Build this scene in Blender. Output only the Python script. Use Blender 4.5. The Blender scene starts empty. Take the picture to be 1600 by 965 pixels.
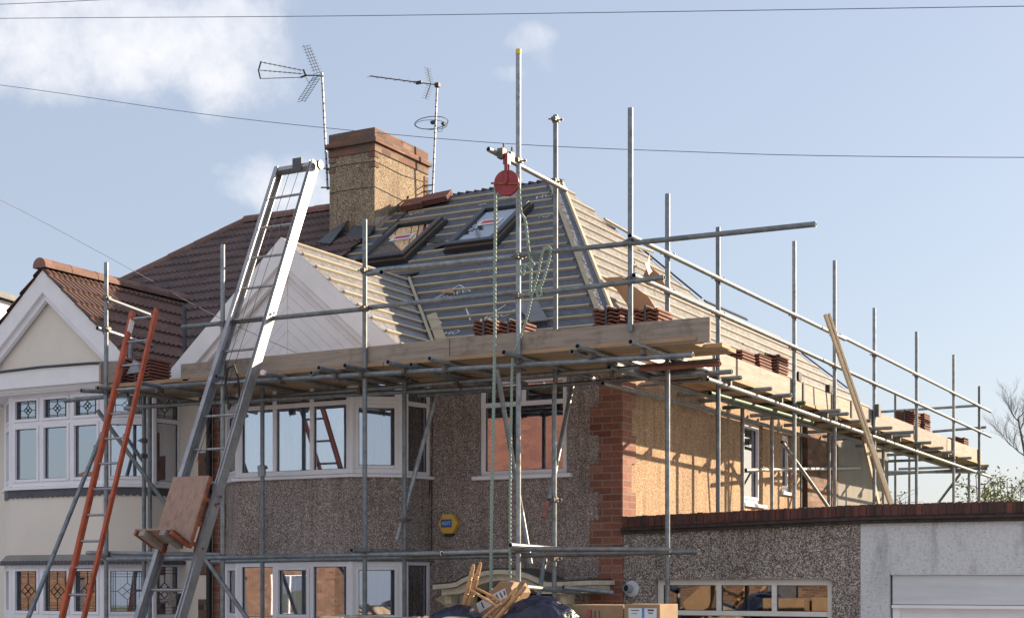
import bpy, bmesh, math, random
from mathutils import Vector, Matrix, noise
random.seed(7)
R = math.radians
S = bpy.context.scene
COL = S.collection
EYE = 2.1                                   # camera height; helper coordinates have z measured from eye level
V = Vector
# ------------------------------------------------------------------ survey helpers (camera station -> real planes)
FPX = 2320.0; TH = R(28.6); HX, HY = 800.0, 905.0
DX, DY = -math.sin(TH), math.cos(TH); RX, RY = math.cos(TH), math.sin(TH)
CX, CY = 6.45, -14.245
def ray(px, py):
    k = (px-HX)/FPX
    return V((DX+k*RX, DY+k*RY, (HY-py)/FPX))
def U(px, py, x=None, y=None, z=None, pl=None):
    a = ray(px, py)
    if x is not None: t = (x-CX)/a.x
    elif y is not None: t = (y-CY)/a.y
    elif z is not None: t = z/a.z
    else:
        n, c = pl; n = V(n); t = (c-n.x*CX-n.y*CY)/n.dot(a)
    return V((CX, CY, 0))+a*t
# ------------------------------------------------------------------ materials
def newmat(name):
    m = bpy.data.materials.new(name); m.use_nodes = True
    nt = m.node_tree; b = nt.nodes['Principled BSDF']; return m, nt, b
def N(nt, t, **kw):
    n = nt.nodes.new(t)
    for k, v in kw.items():
        if k.startswith('i_'):
            key = k[2:]
            key = int(key) if key.isdigit() else key.replace('_', ' ')
            n.inputs[key].default_value = v
        else: setattr(n, k, v)
    return n
def ramp(nt, stops, fac=None, interp='LINEAR'):
    n = nt.nodes.new('ShaderNodeValToRGB'); cr = n.color_ramp; cr.interpolation = interp
    while len(cr.elements) < len(stops): cr.elements.new(0.5)
    for e, (p, c) in zip(cr.elements, stops):
        e.position = p; e.color = (c[0], c[1], c[2], 1)
    if fac: nt.links.new(fac, n.inputs[0])
    return n
def mixc(nt, fac, a, b, blend='MIX'):
    n = nt.nodes.new('ShaderNodeMix'); n.data_type = 'RGBA'; n.blend_type = blend
    for i, v in ((0, fac), (6, a), (7, b)):
        if hasattr(v, 'links'): nt.links.new(v, n.inputs[i])
        elif i == 0: n.inputs[0].default_value = v
        else: n.inputs[i].default_value = (v[0], v[1], v[2], 1)
    return n.outputs[2]
def wpos(nt, sc=(1, 1, 1)):
    g = nt.nodes.new('ShaderNodeNewGeometry'); m = nt.nodes.new('ShaderNodeMapping')
    m.inputs['Scale'].default_value = sc
    nt.links.new(g.outputs['Position'], m.inputs['Vector']); return m.outputs[0]
def noise_n(nt, vec, scale, detail=4, rough=.55):
    n = N(nt, 'ShaderNodeTexNoise', i_Scale=scale, i_Detail=detail, i_Roughness=rough)
    nt.links.new(vec, n.inputs['Vector']); return n.outputs['Fac']
def bump(nt, b, h, strength, dist):
    n = N(nt, 'ShaderNodeBump', i_Strength=strength, i_Distance=dist)
    nt.links.new(h, n.inputs['Height']); nt.links.new(n.outputs[0], b.inputs['Normal'])
def plain(name, c, rough=.6, metal=0, var=.15, scale=6, bs=.0, sc=(1, 1, 1), spots=0, spot_c=None):
    m, nt, b = newmat(name)
    v = wpos(nt, sc); f = noise_n(nt, v, scale, 6, .6)
    lo = [x*(1-var) for x in c]; hi = [min(1, x*(1+var)) for x in c]
    col = ramp(nt, [(.3, lo), (.7, hi)], f).outputs[0]
    if spots:
        f2 = noise_n(nt, v, scale*2.7, 8, .7)
        k = ramp(nt, [(1-spots-.06, (0, 0, 0)), (1-spots+.06, (1, 1, 1))], f2).outputs[0]
        col = mixc(nt, k, col, spot_c)
    nt.links.new(col, b.inputs['Base Color'])
    b.inputs['Roughness'].default_value = rough; b.inputs['Metallic'].default_value = metal
    if bs: bump(nt, b, f, bs, .01)
    return m
M = {}
M['galv'] = plain('galvanised steel', (.23, .26, .285), .48, .6, .25, 9, .15, spots=.33, spot_c=(.17, .14, .12))
def steelmat():
    m, nt, b = newmat('weathered scaffold tube')
    v = wpos(nt); oi = nt.nodes.new('ShaderNodeObjectInfo')
    f = noise_n(nt, v, 14, 7, .65)
    col = ramp(nt, [(.28, (.15, .165, .18)), (.5, (.235, .26, .285)), (.74, (.33, .36, .385))], f).outputs[0]
    r1 = ramp(nt, [(0, (.7, .72, .72)), (.5, (1, 1, 1)), (1, (1.25, 1.22, 1.18))], oi.outputs['Random']).outputs[0]
    col = mixc(nt, 1.0, col, r1, 'MULTIPLY')
    f2 = noise_n(nt, v, 4.5, 9, .72)
    k = ramp(nt, [(.58, (0, 0, 0)), (.68, (.8, .8, .8))], f2).outputs[0]
    col = mixc(nt, k, col, (.16, .1, .07))
    f3 = noise_n(nt, wpos(nt, (1, 1, .8)), 21, 9, .75)
    k3 = ramp(nt, [(.64, (0, 0, 0)), (.69, (.8, .8, .8))], f3).outputs[0]
    col = mixc(nt, k3, col, (.45, .44, .42))
    mm = N(nt, 'ShaderNodeMath', operation='MULTIPLY_ADD', i_1=-.6, i_2=.62); nt.links.new(k, mm.inputs[0]); nt.links.new(mm.outputs[0], b.inputs['Metallic'])
    nt.links.new(col, b.inputs['Base Color']); b.inputs['Roughness'].default_value = .48
    bump(nt, b, f, .2, .006); return m
M['galv'] = steelmat()
M['coupler'] = plain('dull coupler steel', (.16, .15, .14), .55, .7, .4, 30, .3, spots=.4, spot_c=(.16, .08, .04))
M['redtube'] = plain('faded red paint', (.25, .1, .08), .55, .2, .3, 14, .2)
M['greentube'] = plain('green painted tube', (.045, .1, .07), .5, .2, .3, 14)
M['yellow'] = plain('yellow paint', (.65, .5, .05), .5, 0, .15, 12)
M['alu'] = plain('aluminium', (.36, .36, .38), .42, .65, .2, 8, .1, spots=.36, spot_c=(.3, .27, .25))
M['alu2'] = plain('worn aluminium', (.36, .36, .37), .42, .8, .22, 10, .1, spots=.36, spot_c=(.22, .19, .17))
M['grp'] = plain('orange fibreglass', (.42, .085, .035), .6, 0, .3, 9, .2, spots=.36, spot_c=(.3, .17, .13))
M['rust'] = plain('orange rusted steel', (.3, .085, .04), .65, .2, .45, 16, .3)
M['upvc'] = plain('white upvc', (.82, .82, .88), .35, 0, .05, 3, 0, spots=.3, spot_c=(.74, .73, .76))
M['whitepaint'] = plain('white painted timber', (.83, .83, .87), .5, 0, .05, 4)
M['cladgap'] = plain('shadow gap board', (.78, .78, .82), .5, 0, .05, 4)
M['cream'] = plain('cream render', (.76, .71, .64), .85, 0, .04, 2.2, .12, spots=.32, spot_c=(.68, .61, .52))
M['creamstone'] = plain('cream painted stone', (.6, .55, .43), .75, 0, .14, 12, .3, spots=.36, spot_c=(.25, .2, .14))
M['lead'] = plain('lead sheet', (.075, .08, .09), .5, .3, .25, 8, .2)
M['black'] = plain('black plastic', (.015, .015, .017), .4, 0, .2, 10)
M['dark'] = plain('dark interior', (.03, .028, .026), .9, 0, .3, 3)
M['skyframe'] = plain('grey roof window cladding', (.05, .055, .065), .4, .3, .15, 6)
M['pine'] = plain('roof window pine', (.45, .27, .12), .5, 0, .15, 8)
M['plastic_blue'] = None
M['cable'] = plain('dark cable', (.03, .03, .045), .6, 0, .1, 5)
M['wire'] = plain('blue grey wire sheath', (.1, .11, .2), .5, 0, .1, 5)
M['red'] = plain('red painted wheel', (.27, .035, .042), .4, .1, .22, 14, .2, spots=.3, spot_c=(.22, .06, .05))
M['card'] = plain('cardboard', (.3, .2, .12), .8, 0, .14, 9)
M['label'] = plain('printed label white', (.6, .63, .68), .6, 0, .06, 9)
M['ink'] = plain('dark ink', (.07, .07, .1), .6, 0, .1, 9)
M['blueink'] = plain('blue ink', (.05, .25, .55), .6, 0, .1, 9)
M['adtblue'] = plain('blue sign panel', (.02, .1, .36), .4, 0, .05, 9)
M['adtyellow'] = plain('yellow alarm case', (.62, .38, .06), .4, 0, .08, 9)
M['turned'] = plain('turned beech', (.5, .29, .14), .55, 0, .2, 14)
M['paper'] = plain('torn paper', (.75, .68, .66), .7, 0, .08, 9)
M['redprint'] = plain('red print', (.5, .08, .08), .6, 0, .1, 9)
M['tarmac'] = plain('tarmac', (.05, .05, .052), .9, 0, .25, 12, .3)
M['paving'] = plain('concrete paving', (.38, .37, .35), .85, 0, .15, 5, .2)
M['kerb'] = plain('kerb concrete', (.42, .41, .39), .85, 0, .15, 5, .2)
M['ground'] = plain('grassy ground', (.07, .09, .04), .95, 0, .4, .8)
M['skip'] = plain('yellow skip paint', (.5, .33, .04), .5, .2, .3, 6, .2, spots=.35, spot_c=(.2, .1, .05))
M['rubble'] = plain('dusty rubble', (.3, .25, .2), .9, 0, .4, 9, .5)
M['oldwhite'] = plain('flaking white paint', (.72, .7, .66), .7, 0, .08, 9, .2, sc=(1, 1, 3), spots=.3, spot_c=(.35, .32, .28))
M['darkcourse'] = plain('dark brown tile course', (.05, .038, .034), .9, 0, .4, 14, .4)  # very dark brown for the courses under the coping
M['greyrender'] = plain('grey cement render', (.24, .23, .22), .9, 0, .14, 3, .3, spots=.3, spot_c=(.17, .17, .17))
M['felt_roofing'] = plain('flat roof felt', (.1, .1, .1), .9, 0, .2, 5, .2)
M['bark'] = plain('bark', (.14, .11, .11), .9, 0, .3, 12)
M['slate'] = plain('slate grey trim', (.09, .09, .11), .6, 0, .2, 8)
M['mortar'] = plain('rough mortar', (.48, .38, .3), .95, 0, .2, 18, .8)
M['ply'] = plain('plywood', (.4, .215, .11), .7, 0, .1, 4, .1, sc=(1, .3, 1))
M['whiteprint'] = plain('white print', (.56, .58, .62), .7, 0, .1, 9)
M['curtain'] = plain('net curtain', (.62, .65, .68), .9, 0, .45, 1.6, 0, sc=(9, 9, .3))  # vertical tone streaks paint the shading of the folds into the colour
M['curtain2'] = plain('grey blind', (.3, .31, .33), .9, 0, .3, 1.2, 0, sc=(14, 14, .4))
M['grpdark'] = plain('blue grey pvc', (.3, .33, .38), .6, 0, .1, 9)

def wood(name, c, sc, rough=.75, stain=.35):
    m, nt, b = newmat(name)
    v = wpos(nt, sc); f = noise_n(nt, v, 7, 9, .72)
    lo = [x*.55 for x in c]; hi = [min(1, x*1.28) for x in c]
    col = ramp(nt, [(.28, lo), (.5, c), (.75, hi)], f).outputs[0]
    v2 = wpos(nt, (1, 1, 1)); f2 = noise_n(nt, v2, 3.1, 9, .72)
    k = ramp(nt, [(.53, (0, 0, 0)), (.72, (stain, stain, stain))], f2).outputs[0]
    col = mixc(nt, k, col, [x*.35 for x in c])
    f4 = noise_n(nt, wpos(nt, (1, 1, 1.6)), 13, 9, .75)
    k4 = ramp(nt, [(.63, (0, 0, 0)), (.7, (stain*.6, stain*.6, stain*.6))], f4).outputs[0]
    col = mixc(nt, k4, col, (.5, .48, .45))
    oi = nt.nodes.new('ShaderNodeObjectInfo'); r1 = ramp(nt, [(0, (.82, .82, .84)), (1, (1.12, 1.1, 1.06))], oi.outputs['Random']).outputs[0]
    col = mixc(nt, 1.0, col, r1, 'MULTIPLY')
    nt.links.new(col, b.inputs['Base Color']); b.inputs['Roughness'].default_value = rough
    bump(nt, b, f, .3, .004); return m
M['board_x'] = wood('weathered board front', (.3, .25, .215), (.3, 6, 5), stain=.85)
M['board_y'] = wood('weathered board side', (.32, .28, .25), (6, .3, 5), stain=.5)
M['under_x'] = wood('board underside', (.4, .27, .16), (.3, 4, 5))
M['under_y'] = wood('board underside side', (.42, .29, .17), (4, .3, 5))
M['batten_x'] = wood('roofing batten', (.44, .375, .255), (.5, 14, 14), stain=.3)
M['batten_y'] = wood('roofing batten pale', (.44, .385, .3), (14, .5, 14), stain=.2)
M['plank'] = wood('new sawn plank', (.48, .4, .29), (8, 8, .4), stain=.15)
M['hoistboard'] = wood('scuffed hoist board', (.32, .205, .165), (5, 1, 1.6), stain=.7)

def pebble(name, cols, scale=120, dirt=None):
    m, nt, b = newmat(name)
    v = wpos(nt)
    vo = N(nt, 'ShaderNodeTexVoronoi', i_Scale=scale); nt.links.new(v, vo.inputs['Vector'])
    sp = nt.nodes.new('ShaderNodeSeparateColor'); nt.links.new(vo.outputs['Color'], sp.inputs[0])
    n = len(cols); col = ramp(nt, [(i/n, c) for i, c in enumerate(cols)], sp.outputs[0], 'CONSTANT').outputs[0]
    dk = ramp(nt, [(.5, (1, 1, 1)), (.9, (.55, .53, .52))], vo.outputs['Distance']).outputs[0]
    col = mixc(nt, 1.0, col, dk, 'MULTIPLY')
    f = noise_n(nt, v, 1.3, 7, .65)
    t = ramp(nt, [(.3, (.8, .78, .76)), (.6, (1.1, 1.08, 1.05))], f).outputs[0]
    col = mixc(nt, 1.0, col, t, 'MULTIPLY')
    st = noise_n(nt, wpos(nt, (5, 5, .5)), 1.5, 8, .7)          # rain streaks
    sk = ramp(nt, [(.5, (1, 1, 1)), (.68, (.62, .6, .57))], st).outputs[0]
    col = mixc(nt, 1.0, col, sk, 'MULTIPLY')
    nt.links.new(col, b.inputs['Base Color']); b.inputs['Roughness'].default_value = .85
    inv = N(nt, 'ShaderNodeMath', operation='SUBTRACT', i_0=1.0); nt.links.new(vo.outputs['Distance'], inv.inputs[1])
    bump(nt, b, inv.outputs[0], .7, .008)
    return m
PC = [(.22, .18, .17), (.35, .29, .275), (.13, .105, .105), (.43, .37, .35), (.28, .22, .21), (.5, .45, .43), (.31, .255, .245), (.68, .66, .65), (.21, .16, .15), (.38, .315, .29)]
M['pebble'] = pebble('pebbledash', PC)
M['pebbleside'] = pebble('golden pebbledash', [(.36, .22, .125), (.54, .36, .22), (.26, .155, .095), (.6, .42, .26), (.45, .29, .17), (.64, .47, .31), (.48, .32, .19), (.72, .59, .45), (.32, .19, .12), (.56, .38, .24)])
M['pebblechim'] = pebble('old golden pebbledash', [(.22, .165, .115), (.38, .29, .2), (.13, .1, .07), (.48, .39, .28), (.29, .22, .155), (.4, .33, .24)], 85)
M['pebblegarage'] = pebble('grey pebbledash', [(.16, .13, .12), (.3, .25, .23), (.09, .075, .07), (.4, .36, .34), (.22, .17, .15), (.5, .48, .46), (.6, .6, .6), (.2, .15, .13)], 105)

def rough_white():
    m, nt, b = newmat('white roughcast render')
    v = wpos(nt); f = noise_n(nt, v, 34, 6, .75)
    base = ramp(nt, [(.34, (.5, .52, .56)), (.46, (.76, .79, .83)), (.66, (.86, .88, .92))], f).outputs[0]
    v2 = wpos(nt, (1.6, 1, .45)); d = noise_n(nt, v2, 1.9, 8, .68)
    k = ramp(nt, [(.5, (0, 0, 0)), (.66, (.8, .8, .8))], d).outputs[0]
    sp = nt.nodes.new('ShaderNodeSeparateXYZ'); nt.links.new(wpos(nt), sp.inputs[0])
    mr = N(nt, 'ShaderNodeMapRange', i_1=EYE-.25, i_2=EYE+.5); nt.links.new(sp.outputs[2], mr.inputs[0])
    mu = N(nt, 'ShaderNodeMath', operation='MULTIPLY'); nt.links.new(k, mu.inputs[0]); nt.links.new(mr.outputs[0], mu.inputs[1])
    col = mixc(nt, mu.outputs[0], base, (.14, .14, .16))
    nt.links.new(col, b.inputs['Base Color']); b.inputs['Roughness'].default_value = .9
    bump(nt, b, f, 1.0, .03); return m
M['roughwhite'] = rough_white()
M['fasciaply'] = plain('peeling pale panel', (.6, .62, .66), .7, 0, .08, 5, .1, sc=(.4, 1, 3), spots=.27, spot_c=(.33, .33, .36))

def brick(name, cols, mortar=(.42, .36, .29), rough=.85, vertical=False):
    m, nt, b = newmat(name)
    g = nt.nodes.new('ShaderNodeNewGeometry'); sp = nt.nodes.new('ShaderNodeSeparateXYZ'); sn = nt.nodes.new('ShaderNodeSeparateXYZ')
    nt.links.new(g.outputs['Position'], sp.inputs[0]); nt.links.new(g.outputs['Normal'], sn.inputs[0])
    ab = N(nt, 'ShaderNodeMath', operation='ABSOLUTE'); nt.links.new(sn.outputs[0], ab.inputs[0])
    gt = N(nt, 'ShaderNodeMath', operation='GREATER_THAN', i_1=.7); nt.links.new(ab.outputs[0], gt.inputs[0])
    mx = nt.nodes.new('ShaderNodeMix'); nt.links.new(gt.outputs[0], mx.inputs[0]); nt.links.new(sp.outputs[0], mx.inputs[2]); nt.links.new(sp.outputs[1], mx.inputs[3])
    cb = nt.nodes.new('ShaderNodeCombineXYZ')
    if vertical: nt.links.new(sp.outputs[2], cb.inputs[0]); nt.links.new(mx.outputs[0], cb.inputs[1])
    else: nt.links.new(mx.outputs[0], cb.inputs[0]); nt.links.new(sp.outputs[2], cb.inputs[1])
    bt = N(nt, 'ShaderNodeTexBrick', i_Scale=1.0, i_Mortar_Size=.006, i_Mortar_Smooth=.2, i_Brick_Width=.225, i_Row_Height=.075, i_Bias=0.0)
    bt.inputs['Color1'].default_value = (0, 0, 0, 1); bt.inputs['Color2'].default_value = (1, 1, 1, 1); bt.inputs['Mortar'].default_value = (.5, .5, .5, 1)
    nt.links.new(cb.outputs[0], bt.inputs['Vector'])
    f = noise_n(nt, cb.outputs[0], 28, 7, .7)
    n = len(cols); col = ramp(nt, [(i/(n-1), c) for i, c in enumerate(cols)], bt.outputs['Color']).outputs[0]
    t = ramp(nt, [(.3, (.68, .66, .65)), (.68, (1.15, 1.12, 1.1))], f).outputs[0]
    col = mixc(nt, 1.0, col, t, 'MULTIPLY')
    col = mixc(nt, bt.outputs['Fac'], col, mortar)
    nt.links.new(col, b.inputs['Base Color']); b.inputs['Roughness'].default_value = rough
    inv = N(nt, 'ShaderNodeMath', operation='SUBTRACT', i_0=1.0); nt.links.new(bt.outputs['Fac'], inv.inputs[1])
    bump(nt, b, inv.outputs[0], .6, .006); return m
M['brick'] = brick('red brick', [(.17, .065, .047), (.3, .12, .083), (.22, .088, .062), (.34, .165, .12)], (.27, .22, .18))
M['brickold'] = brick('weathered brick', [(.07, .05, .042), (.26, .11, .07), (.13, .09, .07), (.3, .19, .14)], (.13, .11, .09))
M['brickcope'] = brick('brick on edge coping', [(.075, .032, .028), (.18, .06, .045), (.055, .03, .028), (.13, .05, .04)], (.06, .05, .045), vertical=True)
M['brickopp'] = brick('orange brick', [(.1, .055, .035), (.19, .1, .065), (.13, .075, .05), (.24, .14, .1)], (.22, .18, .15))

def tilemat(name, c, moss=.25):
    m, nt, b = newmat(name)
    v = wpos(nt); vo = N(nt, 'ShaderNodeTexVoronoi', i_Scale=3.3); nt.links.new(v, vo.inputs['Vector'])
    sp = nt.nodes.new('ShaderNodeSeparateColor'); nt.links.new(vo.outputs['Color'], sp.inputs[0])
    f = noise_n(nt, v, 22, 7, .7)
    col = ramp(nt, [(.25, [x*.6 for x in c]), (.55, c), (.8, [x*1.35 for x in c])], f).outputs[0]
    t = ramp(nt, [(0, (.78, .78, .78)), (1, (1.15, 1.12, 1.1))], sp.outputs[0]).outputs[0]
    col = mixc(nt, 1.0, col, t, 'MULTIPLY')
    f2 = noise_n(nt, v, 2.4, 9, .7)
    k = ramp(nt, [(.56, (0, 0, 0)), (.7, (moss, moss, moss))], f2).outputs[0]
    col = mixc(nt, k, col, (.13, .12, .05))
    nt.links.new(col, b.inputs['Base Color']); b.inputs['Roughness'].default_value = .8
    bump(nt, b, f, .4, .004); return m
M['tile'] = tilemat('brown concrete tile', (.13, .088, .085))
M['ridge'] = tilemat('ridge tile', (.21, .115, .095), .6)
M['gabletile'] = tilemat('brown ribbed tile', (.16, .09, .076), .45)
M['newtile'] = tilemat('red brown new tile', (.2, .085, .065), 0)
M['redroof'] = tilemat('red roof tile', (.16, .07, .052), .1)

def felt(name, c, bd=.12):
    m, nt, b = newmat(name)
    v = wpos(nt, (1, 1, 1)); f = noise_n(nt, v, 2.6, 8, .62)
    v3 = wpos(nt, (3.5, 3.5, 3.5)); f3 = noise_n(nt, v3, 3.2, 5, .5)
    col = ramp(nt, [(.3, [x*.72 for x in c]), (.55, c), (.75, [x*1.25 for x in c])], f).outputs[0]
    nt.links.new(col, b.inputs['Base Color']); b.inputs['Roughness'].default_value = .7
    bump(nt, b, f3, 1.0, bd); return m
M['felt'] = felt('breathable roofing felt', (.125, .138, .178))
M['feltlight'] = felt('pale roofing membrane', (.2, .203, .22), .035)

def glass(name, refl=.3, tint=.75):
    m = bpy.data.materials.new(name); m.use_nodes = True; nt = m.node_tree
    for n in list(nt.nodes): nt.nodes.remove(n)
    o = N(nt, 'ShaderNodeOutputMaterial'); mx = N(nt, 'ShaderNodeMixShader'); g = N(nt, 'ShaderNodeBsdfGlossy', i_Roughness=.0)
    g.inputs[0].default_value = (.9, .93, 1, 1)
    t = N(nt, 'ShaderNodeBsdfTransparent'); t.inputs[0].default_value = (tint, tint, tint*1.02, 1)
    lw = N(nt, 'ShaderNodeLayerWeight', i_Blend=.35); mr = N(nt, 'ShaderNodeMapRange', i_3=refl, i_4=1.0)
    v = wpos(nt); f = noise_n(nt, v, 1.1, 1, .4)
    bp = N(nt, 'ShaderNodeBump', i_Strength=.06, i_Distance=.02); nt.links.new(f, bp.inputs['Height']); nt.links.new(bp.outputs[0], g.inputs['Normal'])
    nt.links.new(lw.outputs['Fresnel'], mr.inputs[0]); nt.links.new(mr.outputs[0], mx.inputs[0])
    nt.links.new(t.outputs[0], mx.inputs[1]); nt.links.new(g.outputs[0], mx.inputs[2]); nt.links.new(mx.outputs[0], o.inputs[0])
    return m
M['glass'] = glass('window glass', .4, .93)
M['glassdim'] = glass('garage glass', .22, .6)
def bagmat():
    m, nt, b = newmat('dark blue polythene')
    f = noise_n(nt, wpos(nt, (1, 1, 2.2)), 9, 6, .6)
    b.inputs['Base Color'].default_value = (.012, .018, .045, 1); b.inputs['Roughness'].default_value = .28
    bump(nt, b, f, .6, .03); return m
M['bag'] = bagmat()
def ropemat():
    m, nt, b = newmat('green rope')
    w = N(nt, 'ShaderNodeTexWave', i_Scale=16.0, i_Distortion=.3); w.bands_direction = 'DIAGONAL'
    nt.links.new(wpos(nt), w.inputs['Vector'])
    col = ramp(nt, [(.2, (.24, .32, .28)), (.8, (.33, .41, .36))], w.outputs['Fac']).outputs[0]
    nt.links.new(col, b.inputs['Base Color']); b.inputs['Roughness'].default_value = .9
    bump(nt, b, w.outputs['Fac'], .8, .01); return m
M['rope'] = ropemat()
def leafmat():
    m, nt, b = newmat('spring leaves')
    vo = nt.nodes.new('ShaderNodeNewGeometry')
    col = ramp(nt, [(0, (.1, .14, .02)), (.5, (.2, .22, .035)), (1, (.3, .28, .06))], vo.outputs['Random Per Island']).outputs[0]
    nt.links.new(col, b.inputs['Base Color']); b.inputs['Roughness'].default_value = .6
    return m
M['leaf'] = leafmat()

# ------------------------------------------------------------------ object bookkeeping
def tag(o, label=None, cat=None, group=None, kind=None):
    if label: o['label'] = label
    if cat: o['category'] = cat
    if group: o['group'] = group
    if kind: o['kind'] = kind
    return o
WORG = {}
def thing(name, loc, label, cat, group=None):
    o = bpy.data.objects.new(name, None); COL.objects.link(o)
    o.empty_display_size = .3
    o.location = (loc[0], loc[1], loc[2]); WORG[o] = V(loc); tag(o, label, cat, group); return o   # loc z = true world z
class MB:
    def __init__(s): s.v = []; s.f = []
    def add(s, vs, fs):
        n = len(s.v); s.v += [V(v) for v in vs]; s.f += [tuple(i+n for i in f) for f in fs]
    def quad(s, *p): s.add(p, [tuple(range(len(p)))])
    def box(s, a, b):
        (x0, y0, z0), (x1, y1, z1) = a, b
        s.add([(x0,y0,z0),(x1,y0,z0),(x1,y1,z0),(x0,y1,z0),(x0,y0,z1),(x1,y0,z1),(x1,y1,z1),(x0,y1,z1)],
              [(0,3,2,1),(4,5,6,7),(0,1,5,4),(1,2,6,5),(2,3,7,6),(3,0,4,7)])
    def obox(s, o, u, n, u0, u1, n0, n1, z0, z1):
        o = V(o); u = V(u); n = V(n); z = V((0, 0, 1)); P = []
        for zz in (z0, z1):
            for a, b in ((u0, n0), (u1, n0), (u1, n1), (u0, n1)): P.append(o+u*a+n*b+z*zz)
        s.add(P, [(0,3,2,1),(4,5,6,7),(0,1,5,4),(1,2,6,5),(2,3,7,6),(3,0,4,7)])
    def beam(s, p0, p1, w, h, up=(0, 0, 1)):
        p0 = V(p0); p1 = V(p1); d = (p1-p0).normalized(); up = V(up); sd = d.cross(up)
        if sd.length < 1e-4: sd = d.cross(V((1, 0, 0)))
        sd.normalize(); up = sd.cross(d).normalized(); sd *= w/2; up *= h/2
        P = [p+a*sd+b*up for p in (p0, p1) for a, b in ((-1,-1),(1,-1),(1,1),(-1,1))]
        s.add(P, [(0,3,2,1),(4,5,6,7),(0,1,5,4),(1,2,6,5),(2,3,7,6),(3,0,4,7)])
    def tube(s, p0, p1, r=.02415, n=12, r1=None, hollow=False):
        p0 = V(p0); p1 = V(p1); d = (p1-p0).normalized(); a = d.orthogonal().normalized(); b = d.cross(a); r1 = r if r1 is None else r1
        k = len(s.v)
        for p, rr in ((p0, r), (p1, r1)):
            for i in range(n):
                t = 2*math.pi*i/n; s.v.append(p+(a*math.cos(t)+b*math.sin(t))*rr)
        for i in range(n): j = (i+1) % n; s.f.append((k+i, k+j, k+n+j, k+n+i))
        if hollow:
            m = len(s.v)
            for p, rr in ((p0, r*.82), (p1, r1*.82), (p0+d*.15, r*.82), (p1-d*.15, r1*.82)):
                for i in range(n):
                    t = 2*math.pi*i/n; s.v.append(p+(a*math.cos(t)+b*math.sin(t))*rr)
            for i in range(n):
                j = (i+1) % n
                s.f += [(k+j, k+i, m+i, m+j), (k+n+i, k+n+j, m+n+j, m+n+i), (m+j, m+i, m+2*n+i, m+2*n+j), (m+n+i, m+n+j, m+3*n+j, m+3*n+i)]
            s.f += [tuple(m+2*n+i for i in range(n))[::-1], tuple(m+3*n+i for i in range(n))]
        else:
            s.f += [tuple(k+i for i in range(n))[::-1], tuple(k+n+i for i in range(n))]
    def path(s, pts, r, n=8, closed=False):
        pts = [V(p) for p in pts]; L = len(pts); k = len(s.v); prev = None
        for i, p in enumerate(pts):
            if closed: d = pts[(i+1) % L]-pts[i-1]
            else: d = pts[min(i+1, L-1)]-pts[max(i-1, 0)]
            d.normalize()
            a = d.orthogonal() if prev is None else prev-d*prev.dot(d)
            a.normalize(); prev = a; b = d.cross(a)
            for j in range(n):
                t = 2*math.pi*j/n; s.v.append(p+(a*math.cos(t)+b*math.sin(t))*r)
        for i in range(L if closed else L-1):
            i2 = (i+1) % L
            for j in range(n):
                j2 = (j+1) % n; s.f.append((k+i*n+j, k+i*n+j2, k+i2*n+j2, k+i2*n+j))
        if not closed: s.f += [tuple(k+j for j in range(n))[::-1], tuple(k+(L-1)*n+j for j in range(n))]
    def prism(s, poly, off):
        off = V(off); n = len(poly); P = [V(p) for p in poly]; P += [p+off for p in P]
        s.add(P, [tuple(range(n)), tuple(range(2*n-1, n-1, -1))]+[(i, i+n, (i+1) % n+n, (i+1) % n) for i in range(n)])
    def lathe(s, p0, d, prof, n=16):
        p0 = V(p0); d = V(d).normalized(); a = d.orthogonal().normalized(); b = d.cross(a); k = len(s.v); m = len(prof)
        for t, r in prof:
            for i in range(n):
                q = 2*math.pi*i/n; s.v.append(p0+d*t+(a*math.cos(q)+b*math.sin(q))*max(r, 1e-4))
        for c in range(m-1):
            for i in range(n):
                j = (i+1) % n; s.f.append((k+c*n+i, k+c*n+j, k+(c+1)*n+j, k+(c+1)*n+i))
        s.f += [tuple(k+i for i in range(n))[::-1], tuple(k+(m-1)*n+i for i in range(n))]
    def build(s, name, mat, parent=None, smooth=None, bevel=0, fixn=True):
        me = bpy.data.meshes.new(name); off = V((0, 0, EYE))
        org = WORG.get(parent, V((0, 0, 0)))
        me.from_pydata([tuple(v+off-org) for v in s.v], [], s.f)
        if fixn:
            bm = bmesh.new(); bm.from_mesh(me); bmesh.ops.recalc_face_normals(bm, faces=bm.faces); bm.to_mesh(me); bm.free()
        me.materials.append(M[mat] if isinstance(mat, str) else mat)
        o = bpy.data.objects.new(name, me); COL.objects.link(o)
        if parent: o.parent = parent
        WORG[o] = org
        if smooth: 
            for p in me.polygons: p.use_smooth = True
            try: me.set_sharp_from_angle(angle=R(smooth))
            except Exception: pass
        if bevel:
            md = o.modifiers.new('bevel', 'BEVEL'); md.width = bevel; md.segments = 2; md.limit_method = 'ANGLE'
        return o
def solo(mb, name, mat, label, cat, group=None, **kw):
    """a thing that is one mesh, with its origin at its base"""
    xs = [v.x for v in mb.v]; ys = [v.y for v in mb.v]; zs = [v.z for v in mb.v]
    org = V(((min(xs)+max(xs))/2, (min(ys)+max(ys))/2, min(zs)+EYE))
    off = V((org.x, org.y, org.z)); mb.v = [v-off for v in mb.v]
    o = mb.build(name, mat, None, **kw); o.location = off
    WORG[o] = off; tag(o, label, cat, group); return o
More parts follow.
